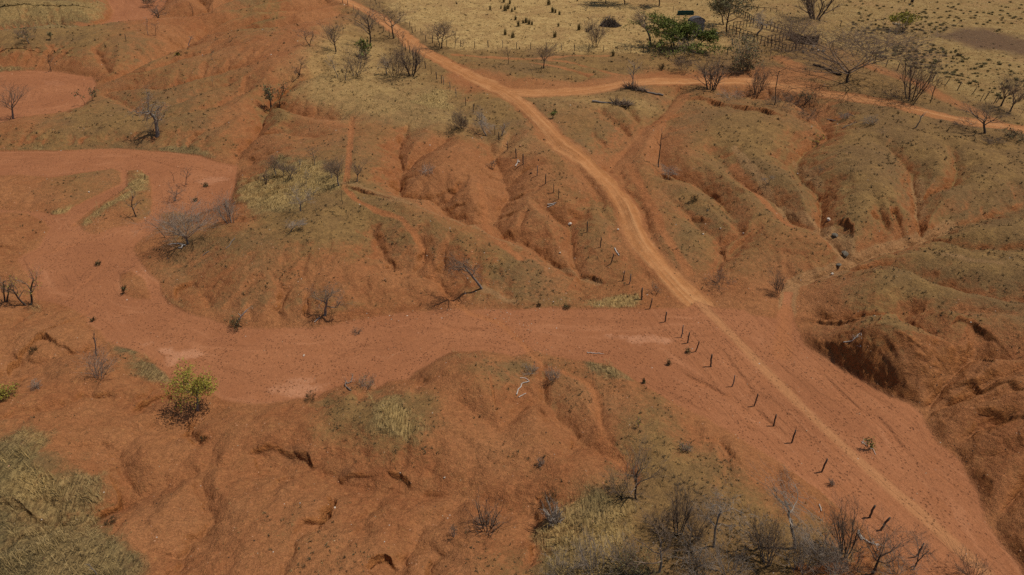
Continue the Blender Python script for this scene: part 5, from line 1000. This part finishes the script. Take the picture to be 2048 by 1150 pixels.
log('pale curved stick on bare soil beside the grey forked tree', [(1638,1010),(1641,1017),(1642,1024)], .045, .03, 'p', 'fallen_branch', cat='branch')
log('white stick below the black dead tree at the river bank', [(629,645),(635,640),(640,635)], .05, .03, 'p', 'fallen_branch', cat='branch')
# heap of cut branches in the pasture
bp = at(1221, 52); heap = empty('brush_pile', bp); tag(heap, 'tent-shaped heap of cut dead branches in the pasture above the fence', 'brush')
rg = np.random.default_rng(77); nb = 420; a = rg.uniform(0, 6.28, nb); r_ = 2.3*np.sqrt(rg.random(nb)); st = np.stack([r_*np.cos(a)*1.15, r_*np.sin(a)*.8, np.zeros(nb)], 1)
en = np.stack([-.5 + rg.normal(0,.7,nb), rg.normal(0,.5,nb), rg.uniform(.5,2.1,nb)], 1)*np.where(rg.random((nb,1)) < .7, 1, .5) + st*.25; tt = np.linspace(0,1,4)[None,:,None]
v, f = tubes(st[:,None]*(1-tt) + en[:,None]*tt + rg.normal(0,.1,(nb,4,3)), np.broadcast_to(np.linspace(.05,.015,4), (nb,4))*rg.uniform(.5,1.6,(nb,1)), 4)
add_obj('branches', quick_mesh('branches', v, f, M_DARK), heap)
v, f = join([bar_arrays([-2.8,-.6,.0], [-.6,.2,2.3], .11, r2=.05), bar_arrays([-1.6,-.9,.1], [-.1,.1,2.5], .09, r2=.04), bar_arrays([1.6,-.4,1.1], [3.0,.4,1.9], .05, r2=.02), bar_arrays([.5,-.9,.2], [-.4,.2,2.3], .08, r2=.04)])
add_obj('poles', quick_mesh('poles', v, f, M_GREY), heap)
# ------------------------------------------------------------------ black cow at the far pasture edge
def cow(px_, py_):
    b = at(px_, py_); o = empty('cow', b); tag(o, 'black cow standing in the far right pasture at the top edge', 'cow', None)
    vs = [(0,.75,1.02,.30),(0,.25,1.0,.36),(0,-.3,1.02,.34),(0,-.75,1.12,.22),(0,-1.05,1.22,.15),(0,-1.35,1.18,.13),(0,-1.6,1.02,.085),
          (.19,-.5,.72,.12),(.19,-.52,.38,.065),(.19,-.5,.05,.055),(-.19,-.5,.72,.12),(-.19,-.46,.38,.065),(-.19,-.55,.05,.055),
          (.2,.75,.72,.15),(.2,.68,.52,.09),(.2,.86,.40,.065),(.2,.80,.05,.055),(-.2,.75,.72,.15),(-.2,.68,.52,.09),(-.2,.86,.40,.065),(-.2,.80,.05,.055),
          (0,1.05,1.15,.05),(0,1.12,.8,.03),(0,1.12,.45,.045),(.22,-1.3,1.26,.04),(-.22,-1.3,1.26,.04)]
    ed = [(1,0),(1,2),(2,3),(3,4),(4,5),(5,6),(2,7),(7,8),(8,9),(2,10),(10,11),(11,12),(0,13),(13,14),(14,15),(15,16),(0,17),(17,18),(18,19),(19,20),(0,21),(21,22),(22,23),(5,24),(5,25)]
    me = bpy.data.meshes.new('body'); me.from_pydata([v[:3] for v in vs], ed, []); ob = add_obj('body', me, o)
    sk = ob.modifiers.new('skin', 'SKIN'); sub = ob.modifiers.new('sub', 'SUBSURF'); sub.levels = 1; sub.render_levels = 1
    for i, v in enumerate(vs): me.skin_vertices[0].data[i].radius = (v[3], v[3])
    me.skin_vertices[0].data[1].use_root = True; me.materials.append(M_BURN); o.rotation_euler = (0,0,-.45); return o
cow(1823, 8.5)
# ------------------------------------------------------------------ grass, tufts and pebbles too many to count
def blades(base, h, w, lean, rg, per=1, spread=0.0, curve=.5):
    """thin two-piece blades at base points; returns quads"""
    n = len(base)*per; b = np.repeat(base, per, 0) + np.concatenate([rg.normal(0, 1, (n,2))*np.repeat(np.broadcast_to(spread, len(base)), per)[:,None], np.zeros((n,1))], 1)
    hh = np.repeat(np.broadcast_to(h, len(base)), per)*rg.uniform(.55, 1.15, n); az = rg.uniform(0, 6.28, n); d = np.stack([np.cos(az), np.sin(az)], 1)*rg.uniform(.1, curve*1.6, (n,1)) + np.asarray(lean)
    s = np.stack([-np.sin(az), np.cos(az)], 1)*(np.broadcast_to(w, n)*.5)[:,None]; z = np.zeros((n,1)); S = np.concatenate([s, z], 1)
    m = b + np.concatenate([d*hh[:,None]*.35, (hh*.62)[:,None]], 1); t = b + np.concatenate([d*hh[:,None], (hh*np.clip(1.0 - .35*np.linalg.norm(d, axis=1), .25, 1))[:,None]], 1)
    v = np.stack([b - S, b + S, m + S*.8, m - S*.8, t + S*.15, t - S*.15], 1).reshape(-1,3); k = np.arange(n)[:,None]*6
    return v, np.concatenate([k + np.array([[0,1,2,3]]), k + np.array([[3,2,4,5]])])
def stuff(name, arrs, mat):
    v, f = arrs; o = add_obj(name, quick_mesh(name, v, f, mat)); o['kind'] = 'stuff'; return o
rg = np.random.default_rng(11)
def pick(n, weight, yrange=(-30,1180), xrange=(-60,2110)):
    px_ = rg.uniform(*xrange, n); py_ = rg.uniform(*yrange, n); w = weight(px_, py_); m = rg.random(n) < w; return px_[m], py_[m]
slp = slope
def mpp(py_): return 1.0/np.interp(py_, [0, 100, 300, 575, 900, 1150], [6.5, 8.3, 12, 17, 21.5, 24])     # metres per photo pixel
# long straw-coloured grass
x, y = pick(60000, lambda a, b: np.clip(sample(a, b, straw) - .25, 0, 1)*1.5*sample(a, b, 1-river)*sstep(-.35, .25, fbm(sample(a, b, X0)/3.5, sample(a, b, Y0)/3.5, 3, 73)))
bs_ = sample(x, y, P); sc = np.clip(mpp(y)/.05, 1, 2.4)
clump = sstep(-.15, .35, fbm(bs_[:,0]/2.2, bs_[:,1]/2.2, 2, 71))
gd = rg.random(len(x)) < .9*sample(x, y, gold)
for nm_, mk_, mt_ in (('straw_grass', ~gd, M_STRAW), ('golden_grass', gd, M_GOLD)):
    stuff(nm_, blades(bs_[mk_], ((.16 + .66*clump)*np.clip(sc, 1, 1.4))[mk_], np.repeat((.030*sc)[mk_], 3), (-.35, .25), rg, 3, (.10*sc)[mk_], .6), mt_)
x, y = pick(26000, lambda a, b: np.clip(sample(a, b, straw) - .35, 0, 1)*sample(a, b, 1-river))
bs_ = sample(x, y, P); sc = np.clip(mpp(y)/.05, 1, 2.4)
stuff('old_grass', blades(bs_, .30*np.clip(sc, 1, 1.4), np.repeat(.032*sc, 3), (-.2, .1), rg, 3, .10*sc, .7), M_TUFT)
# low dry tufts on the grassy slopes
x, y = pick(120000, lambda a, b: .62*np.clip(sample(a, b, COVs) - .22, 0, 1)*(1 - .75*sample(a, b, past))*(1 - .6*sample(a, b, straw))*(0.12 + .95*sstep(-.30, .45, fbm(sample(a, b, X0)/4.5, sample(a, b, Y0)/4.5, 3, 81))))
bs_ = sample(x, y, P); sc = np.clip(mpp(y)/.055, .9, 2.6); hs = .13*sc**.8*np.exp(rg.normal(0, .42, len(sc)))
stuff('dry_tufts', blades(bs_, hs, np.repeat(.06*sc, 5), (0,0), rg, 5, .06*sc, .8), M_TUFT)
x, y = pick(16000, lambda a, b: .5*np.clip(sample(a, b, COVs) - .12, 0, 1)*(1 - .8*sample(a, b, past)))
bs_ = sample(x, y, P); sc = np.clip(mpp(y)/.055, .9, 2.6)
stuff('pale_tufts', blades(bs_, .12*sc**.8, np.repeat(.04*sc, 4), (0,0), rg, 4, .05*sc, .8), M_STRAW)
# pale stubble on the pasture
x, y = pick(30000, lambda a, b: .8*sample(a, b, past)*(1 - sample(a, b, burnt))*(1 - .8*sample(a, b, road))*(1 - .55*sstep(1500, 1900, a)), (-40, 240))
bs_ = sample(x, y, P); stuff('pasture_stubble', blades(bs_, .20, np.full(len(bs_)*3, .10), (0,0), rg, 3, .12, .8), M_STRAW)
# pebbles and gravel
def gravel(name, n, weight, size, mat, yr=(0,1170)):
    x, y = pick(n, weight, yr); b = sample(x, y, P); s = size*np.clip(mpp(y)/.05, .8, 2.2)*rg.uniform(.5, 1.5, len(x))
    oc = np.array([[1,0,0],[0,1,0],[-1,0,0],[0,-1,0],[0,0,.75],[0,0,-.5]]); of = np.array([[0,1,4,4],[1,2,4,4],[2,3,4,4],[3,0,4,4]])
    az = rg.uniform(0, 6.28, len(x)); c_, s_ = np.cos(az)[:,None], np.sin(az)[:,None]; sx = rg.uniform(.7,1.4,(len(x),1))
    vv = np.stack([(oc[None,:,0]*c_*sx - oc[None,:,1]*s_), (oc[None,:,0]*s_*sx + oc[None,:,1]*c_), np.broadcast_to(oc[None,:,2], (len(x),6))], -1)*s[:,None,None] + b[:,None,:]
    ff = (np.arange(len(x))[:,None,None]*6 + of[None]).reshape(-1,4)
    me = bpy.data.meshes.new(name); tri = ff[:,:3].astype(np.int32); me2 = quick_mesh(name, vv.reshape(-1,3), tri, mat); o = add_obj(name, me2); o['kind'] = 'stuff'
gravel('pebbles', 16000, lambda a, b: np.clip(.012*(1-sample(a, b, past)) + .42*sample(a, b, stony)*(fbm(a/14, b/10, 2, 91) > -.1), 0, 1), .055, M_RW)
gravel('dark_clods', 14000, lambda a, b: (.05*np.clip(1 - sample(a, b, COVs), 0, 1) + .25*sample(a, b, steep))*(1 - sample(a, b, past))*(1 - .75*sample(a, b, river)), .06, M_RD)
gravel('red_clods', 14000, lambda a, b: .12*np.clip(1.1 - sample(a, b, COVs), 0, 1)*(1 - sample(a, b, past))*(1-.5*sample(a,b,river)), .06, M_RR)
# ------------------------------------------------------------------ tussocks of the pasture: the largest as things, the rest as ground cover
def tuss_mesh(seed, h, n, w, curve, mat):
    r2 = np.random.default_rng(seed); v, f = blades(np.zeros((1,3)), h, np.full(n, w), (0,0), r2, n, .16, curve); return quick_mesh('grass_tussock', v, f, mat)
TM = [tuss_mesh(i, .42, 60, .07, .9, M_TUSS) for i in range(4)]; TT = [tuss_mesh(9+i, 1.5, 70, .055, .28, M_TUSS) for i in range(3)]
TPOLY = [(1690,62),(1760,30),(1850,30),(1960,40),(2060,50),(2060,235),(1990,195),(1900,158),(1800,128),(1740,110)]
tx_, ty_ = rg.uniform(1660, 2056, 2600), rg.uniform(12, 235, 2600); ok = inside(tx_, ty_, TPOLY) & (sample(tx_, ty_, burnt) < .35) & (rg.random(2600) < np.clip(.14 + .60*sstep(1980, 1860, tx_)*sstep(50, 90, ty_)*sstep(190, 140, ty_) + .16*sstep(100,170,ty_), 0, 1)) | ((ty_ < 60) & (rg.random(2600) < .10) & (tx_ > 1680))
tx_, ty_ = tx_[ok], ty_[ok]; o_ = np.argsort(-ty_); tx_, ty_ = tx_[o_], ty_[o_]
for i, (a_, b_) in enumerate(zip(tx_[:280], ty_[:280])):
    ob = add_obj('grass_tussock', TM[i % 4]); ob.location = tuple(at(a_, b_)); s = .72*np.exp(rg.normal(0, .32)); ob.scale = (s, s, s*rg.uniform(.7,1.2)); ob.rotation_euler = (0, 0, rg.uniform(0, 6.28))
    tag(ob, 'dark olive grass tussock on the grazed pasture beyond the upper right fence', 'tussock', 'tussocks on the right pasture')
rest = sample(tx_[280:], ty_[280:], P)
if len(rest): stuff('far_tussocks', blades(rest, .42, np.full(len(rest)*40, .07), (0,0), rg, 40, .16, .9), M_TUSS)
TALL = [(1010,22),(1016,18),(1024,24),(1030,20),(1046,47),(1052,46),(1058,49),(1031,40),(1037,53),(1064,50),(1105,25),(1111,26),(1119,30),(1117,53),(1158,60),(1173,64),(1177,64),(1182,60),(1098,10),(1110,75),(1010,70),(1026,76),(1002,18),(1008,5),(1020,8),(1226,112),(980,20)]
for i, (a_, b_) in enumerate(TALL):
    ob = add_obj('tall_grass_clump', TT[i % 3]); ob.location = tuple(at(a_, b_)); s = rg.uniform(.6, 1.15); ob.scale = (s, s, s); ob.rotation_euler = (0, 0, rg.uniform(0, 6.28))
    tag(ob, 'tall dark brown grass clump standing in the pale pasture left of the brush heap', 'grass clump', 'tall grass clumps in the pale pasture')
